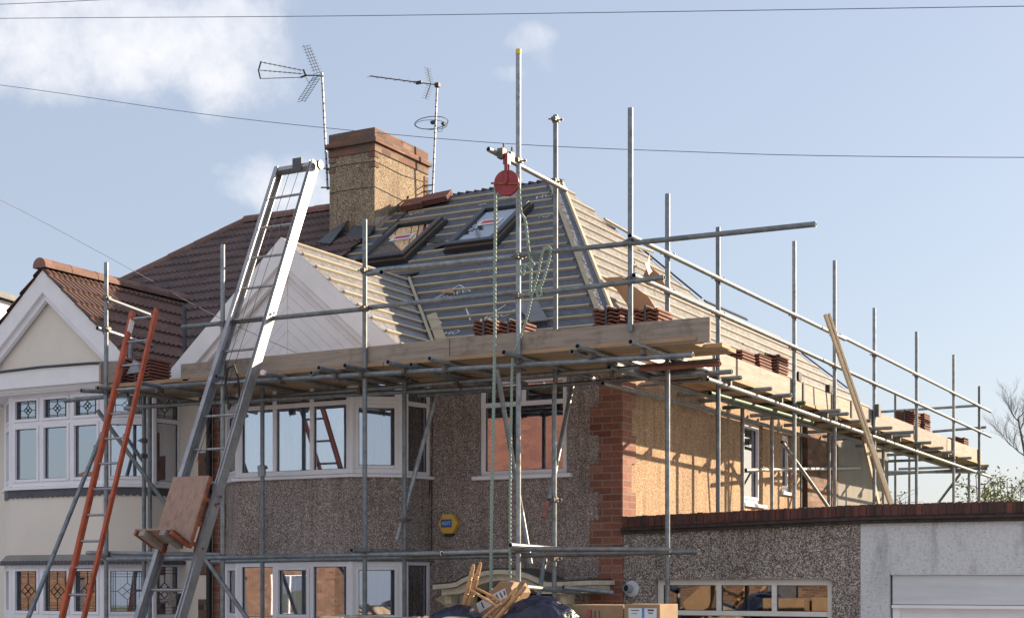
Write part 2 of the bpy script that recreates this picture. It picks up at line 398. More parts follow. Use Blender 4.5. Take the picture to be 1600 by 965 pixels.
def textmesh(body, size, mat, parent, name, o, ux, uy, n, ext=.001):
    cu = bpy.data.curves.new(name, 'FONT'); cu.body = body; cu.size = size; cu.extrude = ext; cu.align_x = 'CENTER'; cu.align_y = 'CENTER'
    t = bpy.data.objects.new('tmp', cu); COL.objects.link(t)
    me = bpy.data.meshes.new_from_object(t); bpy.data.objects.remove(t)
    org = WORG.get(parent, V((0, 0, 0))); ux = V(ux).normalized(); uy = V(uy).normalized(); n = V(n).normalized(); o = V(o)
    for v in me.vertices:
        c = v.co.copy(); v.co = o+ux*c.x+uy*c.y+n*c.z+V((0, 0, EYE))-org
    me.materials.clear(); me.materials.append(M[mat])
    ob = bpy.data.objects.new(name, me); COL.objects.link(ob); ob.parent = parent; WORG[ob] = org; return ob

GZ = -EYE      # ground in eye-relative z
# ------------------------------------------------------------------ ground, road, kerb
def struct(mb, name, mat): o = mb.build(name, mat); o['kind'] = 'structure'; return o
m = MB(); m.box((-150, -90, GZ-.5), (150, 160, GZ-.02)); struct(m, 'ground', 'ground')
m = MB(); m.box((-60, -24, GZ-.02), (60, -17.5, GZ-.016)); m.v = [v for v in m.v]; struct(m, 'road', 'tarmac')
m = MB(); m.box((-60, -17.38, GZ-.02), (60, -8.2, GZ+.0)); struct(m, 'pavement', 'paving')
m = MB(); m.box((-60, -17.5, GZ-.02), (60, -17.38, GZ+.09)); m.box((-60, -24.12, GZ-.02), (60, -24, GZ+.09)); struct(m, 'kerb', 'kerb')
m = MB(); m.box((-60, -8.2, GZ-.02), (60, -.0, GZ-.004)); struct(m, 'driveway', 'kerb')

# ------------------------------------------------------------------ walls with openings
def wall(mb, P0, P1, z0, z1, t, holes):
    """vertical wall from P0 to P1 (plan), thickness t to the left-hand inside; holes = (u0,u1,z0,z1)"""
    P0 = V((P0[0], P0[1], 0)); P1 = V((P1[0], P1[1], 0)); L = (P1-P0).length; u = (P1-P0)/L; n = V((-u.y, u.x, 0))
    us = sorted({0, L, *[h[0] for h in holes], *[h[1] for h in holes]}); zs = sorted({z0, z1, *[h[2] for h in holes], *[h[3] for h in holes]})
    def solid(i, j):
        if i < 0 or j < 0 or i >= len(us)-1 or j >= len(zs)-1: return False
        a = (us[i]+us[i+1])/2; b = (zs[j]+zs[j+1])/2
        return not any(h[0] < a < h[1] and h[2] < b < h[3] for h in holes)
    g = lambda a, b, d: P0+u*a+n*d+V((0, 0, b))
    for i in range(len(us)-1):
        for j in range(len(zs)-1):
            if not solid(i, j): continue
            a, b, c, d = us[i], us[i+1], zs[j], zs[j+1]
            mb.quad(g(a, c, 0), g(b, c, 0), g(b, d, 0), g(a, d, 0)); mb.quad(g(b, c, t), g(a, c, t), g(a, d, t), g(b, d, t))
            if not solid(i-1, j): mb.quad(g(a, c, t), g(a, c, 0), g(a, d, 0), g(a, d, t))
            if not solid(i+1, j): mb.quad(g(b, c, 0), g(b, c, t), g(b, d, t), g(b, d, 0))
            if not solid(i, j-1): mb.quad(g(a, c, t), g(b, c, t), g(b, c, 0), g(a, c, 0))
            if not solid(i, j+1): mb.quad(g(a, d, 0), g(b, d, 0), g(b, d, t), g(a, d, t))
def wavy(mb, P0, u, n, u0, u1, z0, z1, d, amp=.024, per=.11):
    N_ = max(6, int((u1-u0)/.012)); k = len(mb.v)
    for i in range(N_+1):
        a = u0+(u1-u0)*i/N_; ph = a/per*6.283+2*math.sin(a*7)
        for z, s_ in ((z1, .7), (z0, 1.2)):
            mb.v.append(P0+u*a+n*(d+amp*s_*math.sin(ph))+V((0, 0, z)))
    for i in range(N_): a = k+2*i; mb.f.append((a, a+1, a+3, a+2))
def window(parent, P0, P1, z0, z1, cols, trans=None, set_in=.0, fr=.055, sashes=(), glassmat='glass', frame='upvc', curtain=None, lead=None, sill=None, curtain_cols=None, topmull=True, back=True, label=None):
    """cols = relative light edges list 0..1; trans = transom z; sashes = list of (col,row) with extra inner frame; row 0 bottom, 1 top"""
    P0 = V((P0[0], P0[1], 0)); P1 = V((P1[0], P1[1], 0)); L = (P1-P0).length; u = (P1-P0)/L; n = V((-u.y, u.x, 0))   # n points inside
    f = MB(); d0, d1 = set_in, set_in+.07
    B = lambda mb, a, b, c, d, e=0, g=0: mb.obox(P0, u, n, a, b, d0-e, d1+g, c, d)
    B(f, 0, fr, z0, z1); B(f, L-fr, L, z0, z1); B(f, fr, L-fr, z0, z0+fr); B(f, fr, L-fr, z1-fr, z1)
    rows = [(z0+fr, z1-fr)] if trans is None else [(z0+fr, trans-.025), (trans+.025, z1-fr)]
    if trans is not None: B(f, fr, L-fr, trans-.025, trans+.025, .003)
    edges = [c*L for c in cols]; cells = []
    for ri, (a, b) in enumerate(rows):
        ed = edges if (topmull is True or ri in topmull) else []
        xs = [fr]+ed+[L-fr]
        for x in ed: B(f, x-.025, x+.025, a, b, .002)
        for i in range(len(xs)-1):
            l = xs[i]+(.025 if i > 0 else 0); r_ = xs[i+1]-(.025 if i < len(xs)-2 else 0)
            c = (l, r_, a, b)
            if sashes == 'all' or (i, ri) in sashes:
                s_ = .038
                for q in ((l, l+s_, a, b), (r_-s_, r_, a, b), (l+s_, r_-s_, a, a+s_), (l+s_, r_-s_, b-s_, b)):
                    mb_e = .014; f.obox(P0, u, n, q[0]+.001, q[1]-.001, d0-mb_e, d1-.02, q[2]+.001, q[3]-.001)
                c = (l+s_, r_-s_, a+s_, b-s_)
            cells.append((c, i, ri))
    w = f.build('window', frame, parent, bevel=.003)
    if label: w['label'] = label
    p = MB()
    for (l, r_, a, b), i, ri in cells: p.obox(P0, u, n, l-.004, r_+.004, d0+.03, d0+.034, a-.004, b+.004)
    p.build('pane', glassmat, w)
    s_ = MB()
    for (l, r_, a, b), i, ri in cells:      # dark rubber gaskets round the glass
        g_ = .006
        for q in ((l, l+g_, a, b), (r_-g_, r_, a, b), (l+g_, r_-g_, a, a+g_), (l+g_, r_-g_, b-g_, b)): s_.obox(P0, u, n, q[0], q[1], d0+.022, d0+.029, q[2], q[3])
    s_.build('gasket', 'black', w)
    if lead:
        lm = MB(); t = .0045
        for (l, r_, a, b), i, ri in cells:
            if lead == 'top' and ri == 0 and trans is not None: continue
            def bar(x0, y0, x1, y1): lm.beam(P0+u*x0+n*(d0+.026)+V((0, 0, y0)), P0+u*x1+n*(d0+.026)+V((0, 0, y1)), t*1.5, .005, n)
            W = r_-l; H = b-a; cx = (l+r_)/2; cz = (a+b)/2; q = min(W, H)
            for k in (.07, .14): bar(l+W*k, a, l+W*k, b); bar(r_-W*k, a, r_-W*k, b); bar(l, a+H*k, r_, a+H*k); bar(l, b-H*k, r_, b-H*k)
            bar(cx, a, cx, cz-q*.26); bar(cx, cz+q*.26, cx, b); bar(l, cz, cx-q*.3, cz); bar(cx+q*.3, cz, r_, cz)
            for ox, oz in ((-.15, 0), (.15, 0), (0, -.13), (0, .13)):
                c_x = cx+ox*q; c_z = cz+oz*q; e, h = q*.15, q*.13
                bar(c_x-e, c_z, c_x, c_z+h); bar(c_x, c_z+h, c_x+e, c_z); bar(c_x+e, c_z, c_x, c_z-h); bar(c_x, c_z-h, c_x-e, c_z)
        lm.build('leading', 'lead', w)
    if curtain:
        c = MB(); spans = curtain_cols or [(0.02, .98)]
        for a, b in spans: wavy(c, P0, u, n, a*L, b*L, z0+.02, z1-.03, d1+.04)
        c.build('curtain', curtain, w)
    if back:
        c = MB(); c.obox(P0, u, n, .0, L, d1+.55, d1+.56, z0-.1, z1+.1); 
    if sill:
        c = MB(); c.obox(P0, u, n, -sill, L+sill, d0-.09, d0+.05, z0-.045, z0-.002); c.build('sill', frame, w, bevel=.004)
    return w

# ------------------------------------------------------------------ roof geometry shared by the pair of houses
PARTY = -5.5
EZ = 2.46; FS = .706; SS = (5.5-2.46)/2.89
APEX = V((-2.81, 4.0, 5.5)); 
C0 = V((.08, -.3, EZ)); C1 = V((.08, 12.1, EZ)); R2 = V((-1.36, 9.05, 3.975)); R1 = V((-1.36, 5.8, 3.975))
GAX = -3.68; GHW = 1.66; GAZ = 3.79; GFZ = 2.38; GS = (GAZ-GFZ)/GHW; GY = -1.02
def front_z(y): return EZ+FS*(y+.3)
FN = V((0, -FS, 1)).normalized(); SN = V((SS, 0, 1)).normalized()
def mir(p): return V((2*PARTY-p[0], p[1], p[2]))

def tile_sheet(name, mat, parent, o, u, v, lu, lv, clips, roll=.15, gauge=.3, off=.03):
    o = V(o); u = V(u).normalized(); v = V(v).normalized(); n = u.cross(v).normalized()
    if n.z < 0: n = -n
    bm = bmesh.new(); nu = int(lu/roll*6); rows = []
    prof = [-.25, .7, 1, 1, .85, -.1]
    ncr = int(lv/gauge)+1
    for c in range(ncr):
        jit = [random.uniform(-.004, .004) for _ in range(int(lu/.3)+2)]
        for k, (fv, st) in enumerate(((0, 1.0), (.02, 1.0), (1.0, 0.0))):
            rows.append([bm.verts.new(o+u*(i*roll/6)+v*((c+fv)*gauge + (jit[int(i*roll/6/.3)] if k < 2 else 0))+n*(off+.022*prof[i % 6]+.03*st+(0 if k else -.03))+V((0, 0, EYE))) for i in range(nu+1)])
    for r_ in range(len(rows)-1):
        for i in range(nu): bm.faces.new((rows[r_][i], rows[r_][i+1], rows[r_+1][i+1], rows[r_+1][i]))
    for p, nn in clips:
        bmesh.ops.bisect_plane(bm, geom=bm.verts[:]+bm.edges[:]+bm.faces[:], plane_co=V(p)+V((0, 0, EYE)), plane_no=V(nn), clear_outer=True)
    org = WORG.get(parent, V((0, 0, 0)))
    for vv in bm.verts: vv.co -= org
    me = bpy.data.meshes.new(name); bm.to_mesh(me); bm.free(); me.materials.append(M[mat])
    ob = bpy.data.objects.new(name, me); COL.objects.link(ob); ob.parent = parent; WORG[ob] = org
    for p in me.polygons: p.use_smooth = True
    me.set_sharp_from_angle(angle=R(50)); return ob
def ridge_tiles(mb, p0, p1, r=.11, seg=.45):
    p0 = V(p0); p1 = V(p1); L = (p1-p0).length; d = (p1-p0)/L; k = max(1, round(L/seg)); s_ = V((0, 0, 1)).cross(d).normalized(); up = d.cross(s_)
    for i in range(k):
        a = p0+d*(L*i/k); b = p0+d*(L*(i+1)/k+.02); rr = r*random.uniform(.97, 1.03); m_ = len(mb.v); n = 9
        for p, q in ((a, rr*1.06), (b, rr)):
            for j in range(n):
                t = math.pi*(j/(n-1))*1.1-.05*math.pi
                mb.v.append(p+s_*math.cos(t)*q+up*(math.sin(t)*q-.03))
        for j in range(n-1): mb.f.append((m_+j, m_+j+1, m_+n+j+1, m_+n+j))
        mb.f.append(tuple(range(m_, m_+n)))

# ================================================================== OUR HOUSE
H = thing('pebbledash_house', (-2.7, 4, 0), 'brown pebbledashed semi with its roof stripped to felt and battens inside the scaffold', 'house', 'pair of semi detached houses')
BAY = [(-4.99, 0), (-4.92, -.45), (-4.46, -.8), (-2.9, -.8), (-2.44, -.45), (-2.37, 0)]
# front wall and side wall
m = MB()
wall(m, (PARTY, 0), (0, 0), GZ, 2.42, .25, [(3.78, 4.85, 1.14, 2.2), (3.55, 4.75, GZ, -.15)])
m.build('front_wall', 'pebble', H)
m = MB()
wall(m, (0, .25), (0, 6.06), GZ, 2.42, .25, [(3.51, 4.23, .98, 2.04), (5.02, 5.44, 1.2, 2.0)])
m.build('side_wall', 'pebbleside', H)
m = MB(); m.box((-.2, 6.42, GZ), (.0, 7.95, 2.42)); m.build('brick_wall', 'brickold', H)
m = MB(); m.box((-.3, 6.06, GZ), (-.2, 6.42, 2.42)); m.build('recess', 'dark', H)
m = MB(); m.tube((-.07, 6.2, GZ), (-.07, 6.2, 2.3), .055, 14); m.tube((-.1, 6.35, GZ), (-.1, 6.35, 2.3), .04, 14); m.build('soil_pipe', 'black', H, smooth=40)
m = MB(); m.box((-.25, 7.95, GZ), (-.02, 11.0, 2.42)); m.box((PARTY, 10.98, GZ), (-.02, 11.0, 2.42)) ; m.build('rendered_wall', 'greyrender', H)
# bay
def bay(parent, pts, mat, upper, flare):
    m = MB()
    P = [V((a, b, 0)) for a, b in pts]
    for i in range(len(P)-1):
        zs = [(.2, 1.165)] if not upper else [(GZ, -1.25)]
        for z0, z1 in zs:
            a, b = P[i], P[i+1]; 
            if i == 0: pass
            L = (b-a).length; u = (b-a)/L; n = V((-u.y, u.x, 0))
            m.quad(a+V((0, 0, z0)), b+V((0, 0, z0)), b+V((0, 0, z1)), a+V((0, 0, z1)))
    for z in ((.2, 1.165) if not upper else (-1.25,)): m.quad(*[p+V((0, 0, z)) for p in P])      # closed top and bottom
    return m
m = bay(H, BAY, 'pebble', True, 0); m.build('bay_base', 'pebble', H)
m = bay(H, BAY, 'pebble', False, .05)
# flared drip at the foot of the apron
P = [V((a, b, 0)) for a, b in BAY]; c = V((GAX, 0, 0))
lo = [p+(p-c).normalized()*.06 if 0 < i < 5 else p+V((.05*(1 if i else -1), 0, 0)) for i, p in enumerate(P)]
for i in range(5):
    m.quad(lo[i]+V((0, 0, .215)), lo[i+1]+V((0, 0, .215)), P[i+1]+V((0, 0, .36))*1, P[i]+V((0, 0, .36)))
    m.quad(lo[i]+V((0, 0, .215)), lo[i+1]+V((0, 0, .215)), P[i+1]+V((0, 0, .205)), P[i]+V((0, 0, .205)))
m.build('bay_apron', 'pebble', H, fixn=False)
def lin(P, i): return BAYX[i], BAYX[i+1]
def bay_windows(parent, pts, leadU, leadL, curU, curL, lab):
    # upper storey
    F = 2; z0, z1, tr = 1.165, 2.33, 1.95
    f0, f1 = pts[2], pts[3]
    window(parent, f0, f1, z0, z1, [.335, .665], tr, sashes='all' if leadU else (), curtain=curU, lead=leadU)
    window(parent, pts[3], pts[4], z0, z1, [], tr, sashes='all', curtain=curU, lead=leadU)
    window(parent, pts[1], pts[2], z0, z1, [], tr, sashes='all', curtain=curU, lead=leadU)
    window(parent, pts[4], pts[5], z0, z1, [], tr, sashes=(), curtain='curtain2', lead=leadU, fr=.04)
    window(parent, pts[0], pts[1], z0, z1, [], tr, sashes=(), curtain='curtain2', fr=.04)
    for i in range(1, 5):          # corner posts
        p = V((pts[i][0], pts[i][1], 0))
        for a, b in ((z0, z1), (-1.2, .2)): m = MB(); m.tube(p+V((0, .03, a)), p+V((0, .03, b)), .045, 8); m.build('corner_post', 'upvc', parent)
    z0, z1, tr = -1.25, .2, -.45
    sh = ((1, 1),) if not leadL else 'all'
    window(parent, f0, f1, z0, z1, [.335, .665], tr, sashes=sh, curtain=curL, lead=leadL)
    window(parent, pts[3], pts[4], z0, z1, [], tr, sashes='all', curtain=curL, lead=leadL)
    window(parent, pts[1], pts[2], z0, z1, [], tr, sashes='all', curtain=curL, lead=leadL)
    window(parent, pts[4], pts[5], z0, z1, [], tr, sashes=(), curtain='curtain2', lead=leadL, fr=.04)
    window(parent, pts[0], pts[1], z0, z1, [], tr, sashes=(), curtain='curtain2', fr=.04)
    # continuous sill around the bay
    m = MB(); c = V(((pts[2][0]+pts[3][0])/2, 0, 0)); Q = [V((a, b, 0)) for a, b in pts]
    o = [q+(q-c).normalized()*.07 if 0 < i < 5 else q+V((.06*(1 if i else -1), 0, 0)) for i, q in enumerate(Q)]
    o2 = [V((p.x, p.y, 0)) for p in o]
    for i in range(5):
        a, b, c_, d = o2[i], o2[i+1], Q[i+1], Q[i]
        m.add([a+V((0, 0, 1.125)), b+V((0, 0, 1.125)), c_+V((0, .05, 1.125)), d+V((0, .05, 1.125)), a+V((0, 0, 1.155)), b+V((0, 0, 1.155)), c_+V((0, .05, 1.17)), d+V((0, .05, 1.17))],
              [(0,3,2,1),(4,5,6,7),(0,1,5,4),(1,2,6,5),(2,3,7,6),(3,0,4,7)])
    m.build('bay_sill', 'upvc', parent)
bay_windows(H, BAY, None, None, 'curtain', 'curtain', '')
# ceiling board over bay, dark room backs
m = MB(); Q = [V((a, b, 0)) for a, b in BAY]; m.prism([q+V((0, 0, 2.33)) for q in Q], (0, 0, .04)); m.build('bay_soffit', 'whitepaint', H)
m = MB(); m.prism([q+V((0, 0, .2)) for q in [V((a*1, b*.9, 0)) for a, b in BAY]], (0, 0, .003)); 
# flat upstairs window
window(H, (-1.72, 0), (-.65, 0), 1.14, 2.2, [.5], 1.92, set_in=.02, sill=.07, topmull=(1,), curtain='curtain2', curtain_cols=[(.03, .18), (.6, .66)])
# side windows
def side_window(y0, y1, z0, z1, tr):
    return window(H, (0, y0), (0, y1), z0, z1, [], tr, set_in=.05, sill=.06, curtain='curtain', curtain_cols=[(.05, .5)], sashes='all')
side_window(3.76, 4.48, .98, 2.04, None); side_window(5.27, 5.69, 1.2, 2.0, None)
# dark rooms
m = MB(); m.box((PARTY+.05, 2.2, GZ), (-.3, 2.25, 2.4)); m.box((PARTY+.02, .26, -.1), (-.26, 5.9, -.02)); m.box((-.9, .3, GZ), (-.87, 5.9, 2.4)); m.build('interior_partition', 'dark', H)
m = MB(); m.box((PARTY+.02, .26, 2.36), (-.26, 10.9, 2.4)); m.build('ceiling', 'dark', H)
# quoins
q = MB()
def quoins(q, x_in, sgn, z_top, ymin=GZ, side=True, base=.26, wide=.365):
    z = z_top; i = 0
    while z > ymin+.01:
        w = base if i % 2 == 0 else wide; z2 = max(ymin, z-.3)
        a, b = (x_in-w, x_in) if sgn < 0 else (x_in, x_in+w)
        q.box((a, -.014, z2), (b+(.014 if side else 0), .02, z))
        if side: 
            s_ = .215 if i % 2 else .33
            q.box((x_in-.05, .02, z2), (x_in+.014, s_, z))
        z = z2; i += 1
quoins(q, 0, -1, 2.13); q.build('brick_quoins', 'brick', H)
q = MB(); quoins(q, PARTY+.01, 1, 2.13, side=False, base=.2, wide=.32); q.build('brick_quoins', 'brick', H)
# front gable
def gable(parent, cx, cladding, full=True):
    y = GY; s = GS
    # boxed bargeboards: outer board and a stepped inner one
    for w0, w1, yy, dep, nm in ((0, .27, y, .1, 'bargeboard'), (.27, .36, y+.05, .06, 'bargeboard')):
        m = MB()
        for sg in (-1, 1):
            x1 = cx+sg*GHW; 
            def pt(off, x): return V((x, yy, GAZ-off-s*abs(x-cx)))
            xo = cx+sg*(GHW); zf = GFZ
            def at(off): return cx+sg*min(GHW, (GAZ-off-zf)/s)
            poly = [pt(w0, cx), pt(w0, at(w0)), V((at(w0), yy, zf-.0)), pt(w1, at(w1)), pt(w1, cx)]
            if w0 == 0: poly = [pt(0, cx), V((cx+sg*GHW, yy, GAZ-s*GHW)), V((cx+sg*GHW, yy, GFZ-.1)), V((cx+sg*(GHW-.2), yy, GFZ-.1)), pt(w1, at(w1)) , pt(w1, cx)]
            m.prism(poly, (0, dep, 0))
        m.build(nm, 'whitepaint', parent)
    zb = 2.42; A = GAZ-.36; yc = y+.14
    if cladding:
        m = MB(); hw = (A+.15-zb)/s; m.prism([(cx-hw, yc, zb), (cx+hw, yc, zb), (cx, yc, A+.15)], (0, .08, 0)); m.build('backing', 'cladgap', parent)
        m = MB(); k = 0.; w = .128
        while A+.14-k > zb+.03:
            t0 = A+.14-k; t1 = t0-w
            for sg in (-1, 1):
                pl = [(0.003, t0)]; xz = (t0-zb)/s; pl.append((xz, zb))
                if t1 > zb: pl += [((t1-zb)/s, zb), (0.003, t1)]
                else: pl += [(0.003, zb)]
                m.prism([(cx+sg*a, yc-.014, b) for a, b in pl], (0, .012, 0))
            k += w+.004
        m.build('cladding', 'whitepaint', parent)
        m = MB(); m.box((cx-1.25, yc-.03, zb-.02), (cx+1.25, yc-.018, zb+.05)); m.build('trim', 'whitepaint', parent)
    else:
        m = MB(); hw = (A+.15-zb)/s; m.prism([(cx-hw, yc, zb), (cx+hw, yc, zb), (cx, yc, A+.15)], (0, .1, 0)); m.build('gable_panel', 'cream', parent)
    m = MB(); m.box((cx-GHW+.03, y+.1, GFZ-.07), (cx+GHW-.03, -.0, GFZ-.02)); m.build('soffit', 'whitepaint', parent)
gable(H, GAX, True)
# roof membranes
def valley_pt(t):  # t 0..1 from top to bottom on right side
    x = GAX+ (GAZ-EZ)/GS*t; y = (GAZ+.0-(GAZ-EZ)*t-EZ)/FS-.3
    return V((x, y, GAZ-(GAZ-EZ)*t))
m = MB()
m.quad((PARTY, -.3, EZ), C0, APEX, (PARTY, 4, 5.5))
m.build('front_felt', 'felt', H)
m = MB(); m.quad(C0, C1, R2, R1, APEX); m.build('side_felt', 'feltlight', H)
m = MB(); m.quad(APEX, R1, (PARTY, 5.8, 3.975)); m.quad(APEX, (PARTY, 5.8, 3.975), (PARTY, 4, 5.5)); m.quad(R1, R2, (PARTY, 9.05, 3.975), (PARTY, 5.8, 3.975))
m.quad(R2, C1, (PARTY, 12.1, EZ), (PARTY, 9.05, 3.975)); m.build('rear_roof', 'tile', H)
m = MB(); va, vb = valley_pt(0), valley_pt(1); Lx = V((2*GAX-vb.x, vb.y, vb.z))
for sg in (1, -1):
    b = vb if sg > 0 else Lx
    m.quad((GAX, GY-.0, GAZ+.004), (GAX+sg*GHW, GY, GFZ+.004), (b.x, b.y, b.z+.01), (va.x, va.y, va.z+.01))
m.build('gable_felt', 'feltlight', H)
# battens, front slope
SKY = [((-4.75, -4.0), (2.04, 3.04)), ((-3.44, -2.74), (2.16, 3.16))]
def fpt(x, y, h=0): p = V((x, y, front_z(y))); return p+FN*h
dy = .272/math.hypot(1, FS)
y = -.2; k = 0
while y < 3.97:
    hipx = .08-(y+.3)/4.3*2.89-.16
    xs = PARTY+.1
    z = front_z(y)
    if z < GAZ: xs = GAX+(GAZ-z)/GS+.06
    segs = [(xs, hipx)]
    for (a, b), (c, d) in SKY:
        if c-.05 < y < d+.05:
            new = []
            for s0, s1 in segs:
                if b+.06 < s0 or a-.06 > s1: new.append((s0, s1)); continue
                if a-.06 > s0: new.append((s0, a-.06))
                if b+.06 < s1: new.append((b+.06, s1))
            segs = new
    for s0, s1 in segs:
        if s1-s0 < .1: continue
        t = s0; mb = MB()
        while t < s1-.05:                      # battens come in lengths, never perfectly true
            e = min(s1, t+random.uniform(1.6, 2.6))
            if s1-e < .4: e = s1
            j0, j1 = random.uniform(-.012, .012), random.uniform(-.012, .012)
            mb.beam(fpt(t, y+j0, .014), fpt(e, y+j1, .014), .036, .025, FN); t = e
        mb.build('batten', 'batten_x', H)
    y += dy; k += 1
# side slope
def spt(x, y, h=0): return V((x, y, EZ+SS*(.08-x)))+SN*h
ds = .272/math.hypot(1, SS); x = .0
while x > APEX.x+.06:
    f = (.08-x)/2.89; y0 = -.3+4.3*f+.13
    if x > R2.x: y1 = C1.y+(R2.y-C1.y)*((.08-x)/(.08-R2.x))-.05
    else: y1 = R1.y+(APEX.y-R1.y)*((R1.x-x)/(R1.x-APEX.x))-.03
    mb = MB(); t = y0
    while t < y1-.05:
        e = min(y1, t+random.uniform(1.8, 3.0))
        if y1-e < .5: e = y1+random.uniform(-.02, .06)
        j0, j1 = random.uniform(-.012, .012), random.uniform(-.012, .012)
        mb.beam(spt(x+j0, t, .014), spt(x+j1, e, .014), .034, .026, SN); t = max(e, t+.1)
    mb.build('batten', 'batten_y', H); x -= ds
# gable right slope battens
GN = V((GS, 0, 1)).normalized(); dg = .24/math.hypot(1, GS); x = GAX+.07
while x < GAX+GHW-.03:
    z = GAZ-GS*(x-GAX); y1 = (z-EZ)/FS-.3-.04
    if z < EZ: y1 = -.3
    mb = MB(); a = V((x, GY+.05, z))+GN*.02; b = V((x+random.uniform(-.01, .01), y1, z))+GN*.02; mb.beam(a, b, .034, .026, GN); mb.build('batten', 'batten_y', H); x += dg
mb = MB(); mb.beam(valley_pt(.0)+V((.02, -.02, .04)), valley_pt(.97)+V((.03, -.03, .04)), .035, .03, FN)
mb.beam(valley_pt(.55)+V((.1, .05, .05)), valley_pt(1.0)+V((.1, .05, .05)), .12, .02, FN); mb.build('valley_board', 'batten_x', H)
mb = MB()
mb.beam(valley_pt(0)+V((-.0, -.12, .03)), valley_pt(0)+V((.03, .12, .1)), .14, .02, FN); mb.build('lead_saddle', 'lead', H)
# hip timbers
hd = (APEX-C0).normalized(); mb = MB()
a0 = C0+hd*.05; a1 = APEX-hd*.05
sideF = FN.cross(hd).normalized(); sideS = SN.cross(hd).normalized()
if sideF.x > 0: sideF = -sideF
if sideS.y < 0: sideS = -sideS
mb.beam(a0+sideF*.085+FN*.03, a1+sideF*.085+FN*.03, .05, .05, FN); mb.build('hip_batten', 'batten_x', H)
mb = MB(); mb.beam(a0+sideS*.07+SN*.03, a1+sideS*.07+SN*.03, .05, .05, SN); mb.build('hip_batten', 'batten_y', H)
mb = MB(); mb.quad(a0+sideF*.06+FN*.03, a0+sideS*.05+SN*.03, a1+sideS*.05+SN*.03, a1+sideF*.06+FN*.03); mb.build('hip_strip', 'felt', H)
# rear hip battens ends + ridge edge
mb = MB(); rr = random.Random(3)
x = -4.95
while x < APEX.x:
    w = rr.uniform(.1, .14); mb.beam((x, 4.0, 5.5+rr.uniform(.0, .012)), (x+w, 4.1, 5.49), .12, .028, (0, 0, 1)); x += w
mb.build('ridge_edge', 'tile', H)
for p0, p1 in ((R1.lerp(R2, .02), R1.lerp(R2, .55)), (R2.lerp(C1, .18), R2.lerp(C1, .5)), (APEX.lerp(R1, .55), APEX.lerp(R1, .98))):
    mb = MB(); mb.beam(p0+V((.01, 0, .035)), p1+V((.03, 0, .035)), .05, .02, SN); mb.build('ridge_strip', 'black', H)
# torn felt flaps and cut-outs on the front slope
def flap(pxs, mat, nm, par, h=.05, pl=None):
    pl = pl or ((0, -FS, 1), EZ+FS*.3+h); mb = MB(); pts = [U(a, b, pl=pl) for a, b in pxs]; mb.prism(pts, FN*.006); return mb.build(nm, mat, par)
flap([(804, 474), (840, 470), (856, 500), (829, 503)], 'feltlight', 'felt_flap', H, .12)['label'] = 'pale triangular felt flap curling off the slope'
M_f = [((640, 377), (652, 371), (695, 373), (690, 380)), ((676, 384), (694, 375), (697, 382), (680, 388))]
for f_ in M_f: flap(f_, 'black', 'felt_patch', H, .04)
flap([(688, 457), (703, 450), (712, 458)], 'ply', 'vent_cap', H, .06)
# printed words on the membrane
ux = V((1, 0, 0)); uy = V((0, 1, FS)).normalized()
def fprint(px, py, body, size, rot=0):
    p = U(px, py, pl=((0, -FS, 1), EZ+FS*.3+.006)); c, s_ = math.cos(rot), math.sin(rot)
    textmesh(body, size, 'whiteprint', H, 'printed_marking', p, ux*c+uy*s_, uy*c-ux*s_, FN, .0006)
fprint(792, 308, 'ERS', .17, .35); fprint(648, 333, 'PERS', .15, .2); fprint(851, 306, 'HO', .17, .3); fprint(785, 492, 'ROOFE', .17, .45)
fprint(700, 462, 'ROOFE', .15, .5); fprint(851, 337, 'RS', .16, -.1); fprint(628, 395, 'PRO', .12, .2); fprint(762, 421, 'OFER', .13, .1); fprint(702, 520, 'SHO', .13, .1)
mb = MB()
for (a, b) in (((760, 318), (748, 320)), ((727, 478), (735, 500)), ((745, 505), (790, 476)), ((812, 480), (830, 500)), ((672, 470), (718, 445)), ((718, 445), (735, 455)), ((665, 520), (672, 525)), ((776, 312), (808, 300)), ((676, 489), (690, 505))):
    pl = ((0, -FS, 1), EZ+FS*.3+.006); mb.beam(U(*a, pl=pl), U(*b, pl=pl), .018, .002, FN)
mb.build('printed_marking', 'whiteprint', H)
